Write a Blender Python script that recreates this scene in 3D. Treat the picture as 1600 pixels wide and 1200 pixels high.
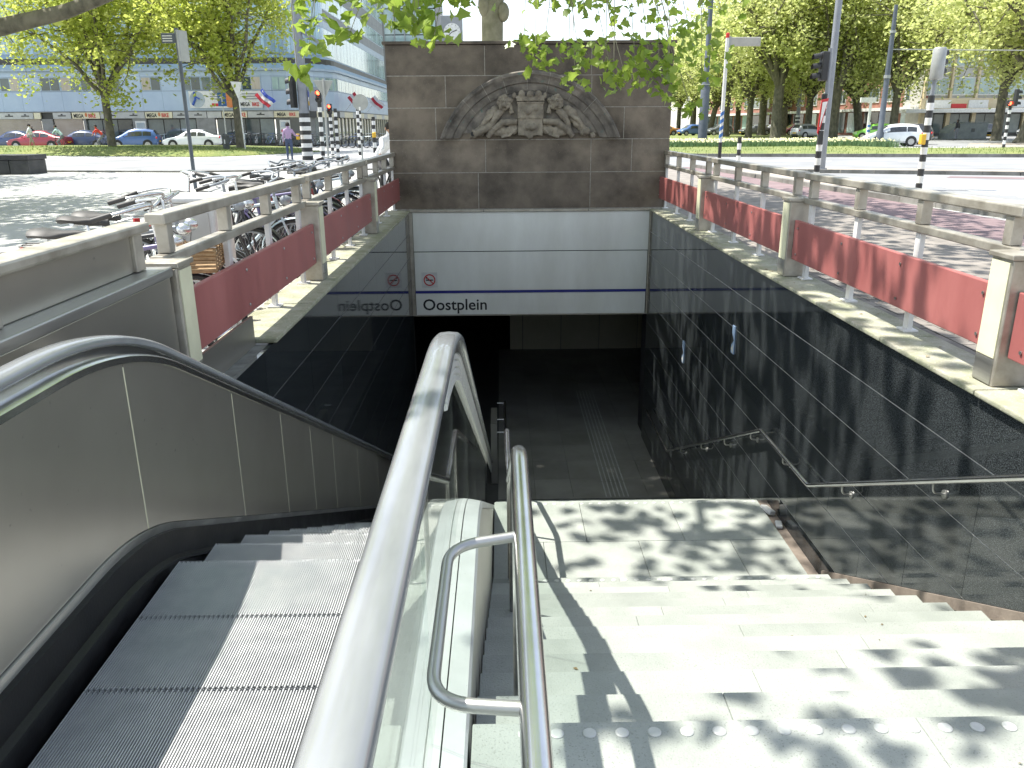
import bpy, bmesh, math, random
from mathutils import Vector, Matrix, noise
from math import sin, cos, pi, radians
for o in list(bpy.data.objects): bpy.data.objects.remove(o)
SC = bpy.context.scene
COL = SC.collection
# ------------------------------------------------------------------ camera, sky, sun, exposure
cam = bpy.data.cameras.new('camera'); camo = bpy.data.objects.new('camera', cam); COL.objects.link(camo)
cam.sensor_width = 36; cam.lens = 28.35; cam.clip_start = .05; cam.clip_end = 3000
camo.matrix_world = Matrix.Translation((0, 0, 1.6)) @ Matrix.Rotation(radians(-.7), 4, 'Z') @ Matrix.Rotation(radians(90 - 17.82), 4, 'X') @ Matrix.Rotation(radians(-.4), 4, 'Z')
SC.camera = camo
SUN = Vector((-.456, .16, 1)).normalized()
w = bpy.data.worlds.new('World'); SC.world = w; w.use_nodes = True
nt = w.node_tree; sky = nt.nodes.new('ShaderNodeTexSky'); sky.sky_type = 'NISHITA'; sky.sun_disc = False
sky.sun_elevation = math.asin(SUN.z); sky.sun_rotation = math.atan2(SUN.x, SUN.y) % (2 * pi)
sky.air_density = 1.0; sky.dust_density = .8; sky.ozone_density = 1.0
bg = nt.nodes['Background']; bg.inputs['Strength'].default_value = .15
hs_ = nt.nodes.new('ShaderNodeHueSaturation'); hs_.inputs['Saturation'].default_value = .55
nt.links.new(sky.outputs[0], hs_.inputs['Color']); nt.links.new(hs_.outputs[0], bg.inputs['Color'])
sl = bpy.data.lights.new('sun', 'SUN'); sl.energy = 4.3; sl.angle = radians(.53); sl.color = (1, .96, .88)
slo = bpy.data.objects.new('sun', sl); COL.objects.link(slo); slo.location = SUN * 60
slo.rotation_euler = (-SUN).to_track_quat('-Z', 'Y').to_euler()
SC.view_settings.view_transform = 'Standard'; SC.view_settings.look = 'None'
SC.view_settings.exposure = 1.18; SC.view_settings.gamma = 1; SC.view_settings.use_curve_mapping = False
SC.render.engine = 'CYCLES'; SC.cycles.max_bounces = 12; SC.cycles.diffuse_bounces = 8; SC.cycles.transparent_max_bounces = 16; SC.cycles.use_denoising = True
SC.cycles.caustics_reflective = False; SC.cycles.caustics_refractive = False

# ------------------------------------------------------------------ materials
MATS = {}
def pbr(name, c1, c2=None, scale=4., rough=.5, metal=0., bump=0., bscale=60., rnd=0., spec=.5, stretch=(1, 1, 1), coat=0., speck=None, rvar=0., detail=4., sharp=(.35, .65), trans=0., emit=None):
    m = bpy.data.materials.new(name); m.use_nodes = True; n = m.node_tree.nodes; l = m.node_tree.links
    b = n['Principled BSDF']; MATS[name] = m
    b.inputs['Roughness'].default_value = rough; b.inputs['Metallic'].default_value = metal
    b.inputs['Specular IOR Level'].default_value = spec; b.inputs['Coat Weight'].default_value = coat
    c1 = (*c1, 1); c2 = (*(c2 or c1)[:3], 1)
    g = n.new('ShaderNodeNewGeometry'); mp = n.new('ShaderNodeMapping'); mp.inputs['Scale'].default_value = stretch
    l.new(g.outputs['Position'], mp.inputs['Vector'])
    tx = n.new('ShaderNodeTexNoise'); tx.inputs['Scale'].default_value = scale; tx.inputs['Detail'].default_value = detail; tx.inputs['Roughness'].default_value = .62
    l.new(mp.outputs[0], tx.inputs['Vector'])
    cr = n.new('ShaderNodeValToRGB'); cr.color_ramp.elements[0].color = c1; cr.color_ramp.elements[1].color = c2
    cr.color_ramp.elements[0].position, cr.color_ramp.elements[1].position = sharp
    l.new(tx.outputs['Fac'], cr.inputs['Fac']); out = cr.outputs['Color']
    if speck:
        sn = n.new('ShaderNodeTexNoise'); sn.inputs['Scale'].default_value = speck[0]; sn.inputs['Detail'].default_value = 2
        l.new(g.outputs['Position'], sn.inputs['Vector'])
        sr = n.new('ShaderNodeValToRGB'); sr.color_ramp.elements[0].position = speck[1]; sr.color_ramp.elements[1].position = speck[1] + .08
        l.new(sn.outputs['Fac'], sr.inputs['Fac'])
        mx = n.new('ShaderNodeMixRGB'); l.new(sr.outputs['Color'], mx.inputs['Fac']); l.new(out, mx.inputs['Color1']); mx.inputs['Color2'].default_value = (*speck[2], 1); out = mx.outputs[0]
    if rnd:
        oi = n.new('ShaderNodeObjectInfo'); hs = n.new('ShaderNodeHueSaturation'); mr = n.new('ShaderNodeMapRange')
        mr.inputs['To Min'].default_value = 1 - rnd; mr.inputs['To Max'].default_value = 1 + rnd
        l.new(oi.outputs['Random'], mr.inputs['Value']); l.new(mr.outputs[0], hs.inputs['Value']); l.new(out, hs.inputs['Color']); out = hs.outputs[0]
    l.new(out, b.inputs['Base Color'])
    if rvar:
        mr = n.new('ShaderNodeMapRange'); mr.inputs['To Min'].default_value = max(0, rough - rvar); mr.inputs['To Max'].default_value = rough + rvar
        mr.inputs['From Min'].default_value = .3; mr.inputs['From Max'].default_value = .7
        l.new(tx.outputs['Fac'], mr.inputs['Value']); l.new(mr.outputs[0], b.inputs['Roughness'])
    if bump:
        bn = n.new('ShaderNodeTexNoise'); bn.inputs['Scale'].default_value = bscale; bn.inputs['Detail'].default_value = 3
        l.new(mp.outputs[0], bn.inputs['Vector']); bp = n.new('ShaderNodeBump'); bp.inputs['Strength'].default_value = bump; bp.inputs['Distance'].default_value = .01
        l.new(bn.outputs['Fac'], bp.inputs['Height']); l.new(bp.outputs[0], b.inputs['Normal'])
    if emit: b.inputs['Emission Color'].default_value = (*emit[0], 1); b.inputs['Emission Strength'].default_value = emit[1]
    if trans:
        tr = n.new('ShaderNodeBsdfTranslucent'); ms = n.new('ShaderNodeMixShader'); ms.inputs[0].default_value = trans
        l.new(out, tr.inputs['Color']); l.new(b.outputs[0], ms.inputs[1]); l.new(tr.outputs[0], ms.inputs[2]); l.new(ms.outputs[0], n['Material Output'].inputs['Surface'])
    return m
def glassmat(name, tint, rough=.02, mixv=.05):
    m = bpy.data.materials.new(name); m.use_nodes = True; n = m.node_tree.nodes; l = m.node_tree.links; MATS[name] = m
    n.remove(n['Principled BSDF']); t = n.new('ShaderNodeBsdfTransparent'); t.inputs[0].default_value = (*tint, 1)
    g = n.new('ShaderNodeBsdfGlossy'); g.inputs['Roughness'].default_value = rough
    fr = n.new('ShaderNodeLayerWeight'); fr.inputs[0].default_value = .5; pw = n.new('ShaderNodeMath'); pw.operation = 'POWER'; pw.inputs[1].default_value = 4.5; l.new(fr.outputs['Facing'], pw.inputs[0])
    ma = n.new('ShaderNodeMath'); ma.operation = 'MULTIPLY_ADD'; ma.inputs[1].default_value = .85; ma.inputs[2].default_value = mixv; ma.use_clamp = True
    ms = n.new('ShaderNodeMixShader'); l.new(pw.outputs[0], ma.inputs[0]); l.new(ma.outputs[0], ms.inputs[0]); l.new(t.outputs[0], ms.inputs[1]); l.new(g.outputs[0], ms.inputs[2])
    l.new(ms.outputs[0], n['Material Output'].inputs['Surface']); return m

pbr('steel', (.36, .36, .35), (.5, .5, .48), 3, .36, .85, .05, 300, 0, stretch=(1, .15, 6), rvar=.09)
pbr('steel_panel', (.46, .44, .39), (.54, .52, .465), .9, .33, .85, .015, 260, .05, stretch=(1, 1, 1), speck=(30, .72, (.36, .345, .31)))
pbr('steel_pol', (.6, .6, .6), (.7, .7, .7), 6, .24, 1, 0)
pbr('steel_rail', (.33, .3, .25), (.47, .44, .38), 7, .42, .5, .05, 120, .06, rvar=.1)
pbr('deck', (.5, .52, .5), (.6, .62, .6), 4, .35, .35, .02, 200, speck=(140, .7, (.35, .35, .33)))
pbr('rubber', (.17, .18, .185), (.25, .26, .265), 7, .24, 0, 0, spec=.8, coat=.5, stretch=(1, .2, 1))
pbr('rubber_black', (.008, .008, .009), (.016, .016, .017), 6, .42, 0, .05, 90, spec=.25, rvar=.08)
pbr('granite', (.012, .015, .017), (.022, .026, .028), 90, .045, 0, 0, rnd=.12, spec=.5, speck=(260, .55, (.1, .112, .116)), rvar=.015)
pbr('grout_dark', (.2, .2, .19), (.12, .12, .11), 9, .9)
pbr('grout', (.62, .6, .56), (.42, .41, .38), 9, .9)
pbr('coping', (.36, .345, .275), (.23, .24, .155), 5, .85, 0, .5, 60, speck=(60, .62, (.5, .48, .4)))
pbr('brown_stone', (.08, .064, .049), (.22, .178, .135), 1.7, .82, 0, .5, 55, .16, speck=(75, .7, (.34, .29, .24)), detail=9)
pbr('relief_stone', (.15, .128, .1), (.33, .285, .22), 5, .85, 0, .6, 50, detail=8)
pbr('arch_stone', (.075, .066, .058), (.24, .21, .175), 4, .8, 0, .5, 45, .1, speck=(9, .68, (.1, .16, .14)), detail=8)
pbr('mortar', (.4, .37, .32), (.26, .24, .21), 20, .9)
pbr('red_panel', (.285, .088, .083), (.375, .13, .12), 2.5, .5, 0, .03, 40, .08, rvar=.1, stretch=(1, 1, .35), detail=8)
pbr('cream', (.72, .7, .5), (.64, .62, .44), 6, .5)
pbr('white_paint', (.72, .72, .7), (.6, .6, .57), 6, .5)
pbr('sign_white', (.72, .715, .66), (.84, .84, .79), .9, .32, 0, .01, 30, .02, stretch=(1.6, 1, .5), rvar=.05, detail=6)
pbr('sign_blue', (.02, .025, .2), (.025, .03, .24), 5, .4)
pbr('ink', (.012, .012, .014), (.02, .02, .02), 5, .5)
pbr('sign_red', (.5, .02, .02), (.55, .03, .03), 5, .45)
pbr('step_stone', (.245, .268, .24), (.345, .365, .335), 1.7, .75, 0, .3, 130, .09, speck=(170, .6, (.22, .235, .21)), detail=10)
pbr('stud', (.42, .44, .41), (.5, .51, .49), 20, .5, .1)
pbr('stringer', (.16, .13, .105), (.24, .2, .165), 6, .8, 0, .3)
pbr('hall_floor', (.17, .165, .15), (.24, .235, .215), 1.2, .5, 0, .05, 60, .1)
pbr('tactile', (.32, .33, .32), (.4, .4, .39), 6, .6)
pbr('hall_wall', (.6, .57, .42), (.66, .62, .47), 2, .5, 0, rnd=.05)
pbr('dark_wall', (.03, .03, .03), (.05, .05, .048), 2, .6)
pbr('reflected_rib', (.6, .61, .58), (.68, .68, .65), 9, .42, .45)
pbr('esc_tread', (.55, .56, .57), (.64, .65, .65), 14, .38, .35, .03, 90, rvar=.1)
pbr('esc_groove', (.03, .032, .034), (.05, .05, .05), 20, .6)
glassmat('glass', (.92, .96, .945)); 
# ------------------------------------------------------------------ mesh builder
def wloc(o):
    v = Vector((0, 0, 0))
    while o is not None: v = v + o.location; o = o.parent
    return v
class B:
    def __init__(s): s.v = []; s.f = []; s.mi = []; s.cm = 0
    def add(s, vs, fs):
        k = len(s.v); s.v += [tuple(p) for p in vs]; s.f += [tuple(i + k for i in f) for f in fs]; s.mi += [s.cm] * len(fs); return s
    def box(s, x0, x1, y0, y1, z0, z1):
        return s.add([(x, y, z) for z in (z0, z1) for y in (y0, y1) for x in (x0, x1)], [(0, 2, 3, 1), (4, 5, 7, 6), (0, 1, 5, 4), (2, 6, 7, 3), (0, 4, 6, 2), (1, 3, 7, 5)])
    def obox(s, c, size, rz=0, rx=0, ry=0):
        M = Matrix.Translation(c) @ Matrix.Rotation(rz, 4, 'Z') @ Matrix.Rotation(ry, 4, 'Y') @ Matrix.Rotation(rx, 4, 'X'); a, b, c2 = [q / 2 for q in size]
        return s.add([M @ Vector((x, y, z)) for z in (-c2, c2) for y in (-b, b) for x in (-a, a)], [(0, 2, 3, 1), (4, 5, 7, 6), (0, 1, 5, 4), (2, 6, 7, 3), (0, 4, 6, 2), (1, 3, 7, 5)])
    def prism(s, pts, vec):
        n = len(pts); P = [Vector(p) for p in pts]; V = Vector(vec); nrm = Vector((0, 0, 0))
        for i in range(n): nrm += P[i].cross(P[(i + 1) % n])
        if nrm.dot(V) > 0: P = P[::-1]
        return s.add(P + [p + V for p in P], [tuple(range(n)), tuple(range(2 * n - 1, n - 1, -1))] + [(i, i + n, (i + 1) % n + n, (i + 1) % n) for i in range(n)])
    def tube(s, path, r, n=8, closed=False, cap=True):
        P = [Vector(p) for p in path]; N = len(P); R = r if isinstance(r, (list, tuple)) else [r] * N; vs = []; fs = []; prev = None
        for i in range(N):
            a = P[(i - 1) % N] if (i > 0 or closed) else P[i]; b = P[(i + 1) % N] if (i < N - 1 or closed) else P[i]
            t = (b - a).normalized() if (b - a).length > 1e-9 else Vector((0, 0, 1))
            if prev is None:
                u = t.orthogonal().normalized()
            else:
                u = (prev - t * prev.dot(t)); u = u.normalized() if u.length > 1e-6 else t.orthogonal().normalized()
            prev = u; w2 = t.cross(u)
            for k in range(n): vs.append(P[i] + (u * cos(2 * pi * k / n) + w2 * sin(2 * pi * k / n)) * R[i])
        for i in range(N if closed else N - 1):
            j = (i + 1) % N
            for k in range(n): k2 = (k + 1) % n; fs.append((i * n + k, i * n + k2, j * n + k2, j * n + k))
        if cap and not closed: fs.append(tuple(range(n - 1, -1, -1))); fs.append(tuple((N - 1) * n + k for k in range(n)))
        return s.add(vs, fs)
    def lathe(s, prof, c=(0, 0, 0), n=12, axis='Z'):
        vs = []; fs = []; m = len(prof)
        for r, z in prof:
            for k in range(n):
                a = 2 * pi * k / n; p = (r * cos(a), r * sin(a), z)
                if axis == 'X': p = (p[2], p[0], p[1])
                if axis == 'Y': p = (p[1], p[2], p[0])
                vs.append((p[0] + c[0], p[1] + c[1], p[2] + c[2]))
        for i in range(m - 1):
            for k in range(n): k2 = (k + 1) % n; fs.append((i * n + k, i * n + k2, (i + 1) * n + k2, (i + 1) * n + k))
        fs.append(tuple(range(n - 1, -1, -1))); fs.append(tuple((m - 1) * n + k for k in range(n)))
        return s.add(vs, fs)
    def ball(s, c, r, nu=10, nv=7):
        r = r if isinstance(r, (list, tuple)) else (r, r, r)
        pr = [(sin(pi * i / nv), -cos(pi * i / nv)) for i in range(nv + 1)]; pr[0] = (.02, -1); pr[-1] = (.02, 1)
        k = len(s.v); s.lathe(pr, (0, 0, 0), nu)
        for i in range(k, len(s.v)): v = s.v[i]; s.v[i] = (c[0] + v[0] * r[0], c[1] + v[1] * r[1], c[2] + v[2] * r[2])
        return s
    def sweep(s, path, sec, upx=(1, 0, 0), closed=False):   # section points (a along upx, b along the path normal); path lies in a plane normal to upx
        P = [Vector(p) for p in path]; X = Vector(upx); N = len(P); m = len(sec); vs = []; fs = []
        for i in range(N):
            t = (P[min(i + 1, N - 1)] - P[max(i - 1, 0)]).normalized(); nn = X.cross(t)
            for a, b in sec: vs.append(P[i] + X * a + nn * b)
        for i in range(N - 1):
            for k in range(m): k2 = (k + 1) % m; fs.append((i * m + k, i * m + k2, (i + 1) * m + k2, (i + 1) * m + k))
        fs.append(tuple(range(m - 1, -1, -1))); fs.append(tuple((N - 1) * m + k for k in range(m)))
        return s.add(vs, fs)
    def build(s, name, mat, parent=None, smooth=False, bevel=0, origin=None, mats=None, fix=False):
        me = bpy.data.meshes.new(name); o = bpy.data.objects.new(name, me); COL.objects.link(o)
        if parent is not None: o.parent = parent; off = wloc(parent)
        else:
            if origin is None:
                xs = [v[0] for v in s.v]; ys = [v[1] for v in s.v]; origin = ((min(xs) + max(xs)) / 2, (min(ys) + max(ys)) / 2, min(v[2] for v in s.v))
            o.location = origin; off = Vector(origin)
        me.from_pydata([(v[0] - off[0], v[1] - off[1], v[2] - off[2]) for v in s.v], [], s.f)
        for mm in (mats or [mat]): me.materials.append(MATS[mm] if isinstance(mm, str) else mm)
        if mats: me.polygons.foreach_set('material_index', s.mi)
        if fix:
            bm = bmesh.new(); bm.from_mesh(me); bmesh.ops.recalc_face_normals(bm, faces=bm.faces); bm.to_mesh(me); bm.free()
        if smooth:
            me.polygons.foreach_set('use_smooth', [True] * len(me.polygons)); me.set_sharp_from_angle(angle=radians(smooth if smooth is not True else 40))
        if bevel:
            md = o.modifiers.new('bevel', 'BEVEL'); md.width = bevel; md.segments = 2; md.limit_method = 'ANGLE'; md.angle_limit = radians(40)
        me.update(); return o
def tag(o, label=None, cat=None, group=None, kind=None):
    if label: o['label'] = label
    if cat: o['category'] = cat
    if group: o['group'] = group
    if kind: o['kind'] = kind
    return o
def thing(name, label, cat, loc=(0, 0, 0), group=None):
    o = bpy.data.objects.new(name, None); COL.objects.link(o); o.location = loc; o.empty_display_size = .1
    return tag(o, label, cat, group)
def kids(o): return [c for c in COL.objects if c.parent == o]
def dup(root, loc, rz=0, label=None, group=None, mats=None, scale=None, rot=None):
    ch = {}
    def cp(o, par):
        c = o.copy(); COL.objects.link(c); c.parent = par
        for k in TREE.get(o.name, []): cp(k, c)
        return c
    TREE = {}
    for q in root.children_recursive: TREE.setdefault(q.parent.name, []).append(q)
    r = cp(root, None); r.location = loc; r.rotation_euler = rot or (0, 0, rz)
    if scale: r.scale = scale if isinstance(scale, tuple) else (scale,) * 3
    if label: r['label'] = label
    if group: r['group'] = group
    if mats:
        for q in [r] + list(r.children_recursive):
            if q.type == 'MESH':
                for i, sl_ in enumerate(q.material_slots):
                    nm_ = sl_.material.name if sl_.material else ''
                    if nm_ in mats: sl_.link = 'OBJECT'; sl_.material = MATS[mats[nm_]]
    return r
def text(s, size, mat, parent, loc, rot, align='LEFT', name='lettering', bold=0., ext=.002, sx=1.):
    cu = bpy.data.curves.new('txt', 'FONT'); cu.body = s; cu.size = size; cu.align_x = align; cu.extrude = ext; cu.offset = bold; cu.resolution_u = 3
    t = bpy.data.objects.new('txt', cu); COL.objects.link(t); me = bpy.data.meshes.new_from_object(t); bpy.data.objects.remove(t); bpy.data.curves.remove(cu)
    me.name = name; me.materials.clear(); me.materials.append(MATS[mat]); o = bpy.data.objects.new(name, me); COL.objects.link(o)
    o.parent = parent; o.location = Vector(loc) - wloc(parent); o.rotation_euler = rot; o.scale = (sx, 1, 1); return o
RND = random.Random(7)
# ------------------------------------------------------------------ the well: ground opening, walls, stairs
XL, XR, YS, ZF = -1.6, 2.62, 14.25, -4.05
RUN, RISE, Y0 = .31, .15, 1.856
def structure(o): return tag(o, kind='structure')
# right and left granite walls: every panel a piece
def granite(name, label, x, s, y_start, cols):
    w_ = thing(name, label, 'wall', (x + s * .1, 8, ZF))
    B().box(*sorted((x + s * .004, x + s * .3)), y_start, YS - .005, ZF - .3, .155).build('backing', 'grout' if s > 0 else 'grout_dark', w_)
    zs = [.16] + [-.2 - .4 * i for i in range(10)] + [ZF]
    for r in range(len(zs) - 1):
        z1, z0 = zs[r], zs[r + 1]
        if z1 - z0 < .06: continue
        yy = y_start; ys = [y_start]; q = 4.0 if r < 2 else (5.25 - .62 * (r % 2))
        while q - 1.25 > y_start: q -= 1.25
        while q < YS - .2: ys.append(q) if q > y_start + .1 else None; q += 1.25
        ys.append(YS)
        for a, b in zip(ys, ys[1:]):
            if s > 0 and z1 < -.484 * (b - Y0) - .55 and b < 6: continue
            B().box(*sorted((x, x + s * .03)), a + .002, b - .002, z0 + .0042, z1 - .0042).build('panel', 'granite', w_)
    return w_
GR = granite('granite_wall', 'polished black granite wall right of the stairs, lit in leafy streaks', XR, 1, .6, 0)
GL = granite('granite_wall', 'polished black granite wall left of the escalator, mirroring the station name', XL, -1, 3.9, 0)
# coping stones
for s, x0, x1, lab, y0 in ((1, 2.585, 2.98, 'mossy pale stone coping under the right railing', .6), (-1, -1.98, -1.565, 'mossy pale stone coping under the left railing', 5.45)):
    c = thing('coping', lab, 'coping', ((x0 + x1) / 2, 8, 0)); y = y0
    while y < YS - .1:
        L = min(1.18 + RND.uniform(-.03, .05), YS - .02 - y); B().box(x0, x1, y, y + L - .008, 0.165 if s > 0 else .165, .2 + RND.uniform(-.003, .003)).build('coping_stone', 'coping', c, bevel=.01); y += L
    B().box(*((2.65, 2.96) if s > 0 else (-1.96, -1.635)), y0, YS, -.3, .164).build('bed', 'grout', c)
# stairs
st = thing('staircase', 'pale stone staircase going down to the station, two flights and a landing', 'staircase', (1.2, Y0, ZF))
def stone_row(y0, y1, z0, z1, x0, x1, cuts, name='step_block', par=st):
    xs = [x0] + cuts + [x1]
    for a, b in zip(xs, xs[1:]): B().box(a + .0006, b - .0006, y0, y1, z0, z1).build(name, 'step_stone', par, bevel=.004)
B().box(-.095, 2.95, -3.2, Y0 - .33, -.3, .004).build('top_slab', 'step_stone', st)
for k in range(13):
    yn = Y0 + k * RUN; cuts = [[1.15], [.9, 2.1], [1.6], [.7, 1.9], [1.35]][k * 3 % 5]
    stone_row(yn - RUN - .02, yn, -.15 * k - .16, -.15 * k + (.008 if k == 0 else 0), -.095, 2.56, cuts)
yl0 = Y0 + 12 * RUN; yl1 = 7.22
for i, (a, b) in enumerate(((yl0 - .02, 6.42), (6.423, yl1))):
    xs = [-.095, .74, 1.62, 2.505] if i else [-.095, .35, 1.2, 2.02, 2.505]
    for p, q in zip(xs, xs[1:]): B().box(p + .002, q - .002, a, b - .002, -2.1, -1.95).build('landing_slab', 'step_stone', st, bevel=.003)
for k in range(1, 15):
    yn = yl1 + k * RUN; B().box(-.095, 2.58, yn - RUN - .02, yn, -1.95 - .15 * k - .16, -1.95 - .15 * k).build('step_block', 'step_stone', st)
for yn, z in ((Y0 - .045, .008), (Y0 + 12 * RUN - .045, -1.8), (yl1 - .045, -1.95)):
    x = .05
    while x < 2.5: B().lathe([(.019, 0), (.019, .002), (.015, .004)], (x, yn, z), 14).build('stud', 'stud', st); x += .0893
B().prism([(2.562, Y0 - .1, .02), (2.562, yl0 + .2, -1.72 - .3), (2.562, yl0 + .2, -2.5), (2.562, Y0 - .1, -.6)], (.056, 0, 0)).build('side_stringer', 'stringer', st)
B().prism([(2.6, Y0 - .1, .09), (2.6, yl0 + .22, -1.9), (2.6, yl0 + .22, -1.96), (2.6, Y0 - .1, .0)], (.018, 0, 0)).build('skirting', 'stringer', st)
B().box(2.507, 2.618, yl0 - .1, yl1 + .05, -2.1, -1.985).build('drain_channel', 'stringer', st)
# litter on the landing drain
B().obox((2.545, 7.0, -1.955), (.07, .16, .05), .3, 0, .25).obox((2.56, 6.72, -1.965), (.06, .12, .035), -.2).build('crumpled_paper', 'white_paint', None, bevel=.012)
tag(bpy.data.objects['crumpled_paper'], 'crumpled white paper scrap in the drain beside the landing', 'litter')
# ------------------------------------------------------------------ hall below
def floor_tiles():
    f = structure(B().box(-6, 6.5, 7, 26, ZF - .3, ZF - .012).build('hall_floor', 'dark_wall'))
    for i in range(8):
        for j in range(12):
            x = -.09 + i * .6; y = 11.6 + j * .75
            if x < 3.6: B().box(x + .002, x + .598, y + .002, y + .748, ZF - .03, ZF).build('floor_tile', 'hall_floor', f)
    for j in range(9):
        for k in range(6):
            a = (1.627 + (16.82 - 11.4 - (11.65 + j * .6 - 11.4)) * 0 + k * .07); y = 11.65 + j * .6
            B().box(a, a + .02, y, y + .57, ZF, ZF + .005).build('tactile_rib', 'tactile', f)
    return f
floor_tiles()
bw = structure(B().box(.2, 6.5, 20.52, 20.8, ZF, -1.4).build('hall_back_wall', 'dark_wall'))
for i in range(6): B().box(.2 + [0, .34, 1.34, 2.34, 3.34, 4.3][i] + .006, .2 + [.34, 1.34, 2.34, 3.34, 4.3, 5.3][i] - .006, 20.48, 20.515, ZF + .02, -1.5).build('wall_panel', 'hall_wall', bw)
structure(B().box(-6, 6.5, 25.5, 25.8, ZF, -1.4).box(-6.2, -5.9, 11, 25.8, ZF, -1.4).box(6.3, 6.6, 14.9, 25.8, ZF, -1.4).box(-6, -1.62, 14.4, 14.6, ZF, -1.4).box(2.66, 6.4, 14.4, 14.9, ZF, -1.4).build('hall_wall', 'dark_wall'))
structure(B().box(-6.2, 6.6, 14.38, 25.8, -1.66, -.02).build('hall_ceiling', 'white_paint'))
# ------------------------------------------------------------------ sign band over the opening
sg = thing('station_sign', 'white metal panels over the stairwell reading Oostplein, blue stripe, no-smoking mark', 'sign', (.51, 14.3, -1.66))
for x0, x1, z0, z1, nm in ((-1.535, 2.59, -.515, .16, 'panel'), (-1.535, 2.585, -1.215, -.53, 'panel'), (-1.535, 2.58, -1.655, -1.263, 'name_panel')):
    B().box(x0, x1, 14.245, 14.275, z0, z1).build(nm, 'sign_white', sg, bevel=.004)
B().box(-1.535, 2.582, 14.238, 14.273, -1.26, -1.218).build('blue_stripe', 'sign_blue', sg)
B().box(-1.6, 2.62, 14.28, 14.37, -1.68, .2).build('backing', 'dark_wall', sg)
B().box(-1.598, -1.54, 14.23, 14.278, -1.67, .17).box(2.592, 2.618, 14.23, 14.278, -1.67, .17).box(-1.54, 2.592, 14.236, 14.278, -1.674, -1.658).build('frame', 'steel_rail', sg)
for a, b in ((-1.6, -.3), (-.29, 1.52), (1.53, 2.62)): B().box(a, b, 14.22, 14.3, .165, .205).build('top_trim', 'steel_rail', sg, bevel=.004)
text('Oostplein', .285, 'ink', sg, (-1.42, 14.2445, -1.565), (pi / 2, 0, 0), bold=.0035, sx=1.02)
ns = B().box(-1.42, -1.14, 14.24, 14.2448, -1.155, -.885).build('no_smoking_plate', 'white_paint', sg)
ring = B(); n = 28
for a in range(n):
    t0, t1 = 2 * pi * a / n, 2 * pi * (a + 1) / n
    ring.prism([(-1.28 + .105 * cos(t0), 14.24, -1.02 + .105 * sin(t0)), (-1.28 + .105 * cos(t1), 14.24, -1.02 + .105 * sin(t1)), (-1.28 + .085 * cos(t1), 14.24, -1.02 + .085 * sin(t1)), (-1.28 + .085 * cos(t0), 14.24, -1.02 + .085 * sin(t0))], (0, -.003, 0))
ring.obox((-1.28, 14.237, -1.02), (.19, .004, .018), 0, 0, radians(45)); ring.build('red_ring', 'sign_red', ns)
B().box(-1.345, -1.235, 14.2365, 14.24, -1.032, -1.01).box(-1.23, -1.215, 14.2365, 14.24, -1.032, -1.01).box(-1.345, -1.33, 14.2365, 14.24, -1.0, -.965).build('cigarette', 'ink', ns)
# ------------------------------------------------------------------ brown stone wall with the old arch relief
bw = thing('monument_wall', 'brown stone wall above the stairwell carrying a carved arch relief', 'wall', (.51, 14.8, .2))
WF = 14.3; zc = [.21, .822, 1.361, 1.877, 2.381, 2.86]
B().box(-1.86, 2.875, WF + .006, WF + 1.2, .0, 2.84).build('core', 'mortar', bw)
XJ = [[-1.88, -.38, 1.55, 2.895], [-1.88, -.2, 1.52, 2.25, 2.895], [-1.88, -1.08, 2.1, 2.895], [-1.88, -.9, 1.54, 2.895], [-1.88, -.22, 1.55, 2.895]]
XJ[1] = [-1.88, -.25, 1.55, 2.25, 2.895]; XJ[4] = [-1.88, -.24, 1.53, 2.895]
ARX, ARZ, ARR, ARI = .51, .833, 1.617, 1.33
for i in range(5):
    for a, b in zip(XJ[i], XJ[i][1:]):
        B().box(a + .006, b - .006, WF + RND.uniform(0, .003), WF + .1, zc[i] + .006, zc[i + 1] - .006).build('stone_block', 'brown_stone', bw, bevel=.004)
    for sx in (-1.881, 2.886): B().box(sx if sx < 0 else 2.877, -1.862 if sx < 0 else 2.896, WF + .104, WF + 1.2, zc[i] + .003, zc[i + 1] - .003).build('side_block', 'brown_stone', bw)
B().box(-1.92, 2.93, WF - .03, WF + 1.24, 2.862, 2.91).build('top_slab', 'brown_stone', bw, bevel=.006)
# arch moulding: separate voussoirs along a segmental arc
ar = thing('carved_arch', 'weathered segmental stone arch framing a carved coat of arms', 'relief', (.51, WF, 1.38))
a0 = math.asin((1.385 - ARZ) / ARR); angs = [a0, radians(47), radians(61), radians(78), radians(92), radians(107), radians(120), radians(134), pi - a0]
prof = [(-.31, -.012), (-.31, -.03), (-.25, -.05), (-.2, -.055), (-.18, -.085), (-.1, -.1), (-.06, -.14), (-.02, -.145), (0, -.12), (0, -.0)]
for i in range(8):
    g_ = .0035; t0, t1 = angs[i] + g_, angs[i + 1] - g_; b = B(); vs = []; fs = []; N = 9; m = len(prof)
    for q in range(N):
        t = t0 + (t1 - t0) * q / (N - 1)
        for dr, dy in prof:
            rr = ARR + dr; x = ARX + rr * cos(t); z = ARZ + rr * sin(t)
            if z < 1.385: x = ARX + math.copysign(math.sqrt(max(0, rr * rr - (1.385 - ARZ) ** 2)), cos(t)); z = 1.385
            vs.append((x, WF + dy + .004 * noise.noise((x * 7, z * 7, dr * 9)), z))
    for q in range(N - 1):
        for k in range(m - 1): fs.append((q * m + k, q * m + k + 1, (q + 1) * m + k + 1, (q + 1) * m + k))
    fs.append(tuple(range(m))); fs.append(tuple((N - 1) * m + k for k in range(m))[::-1])
    b.add(vs, fs).build('voussoir', 'arch_stone', ar, smooth=35, fix=True)
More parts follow.
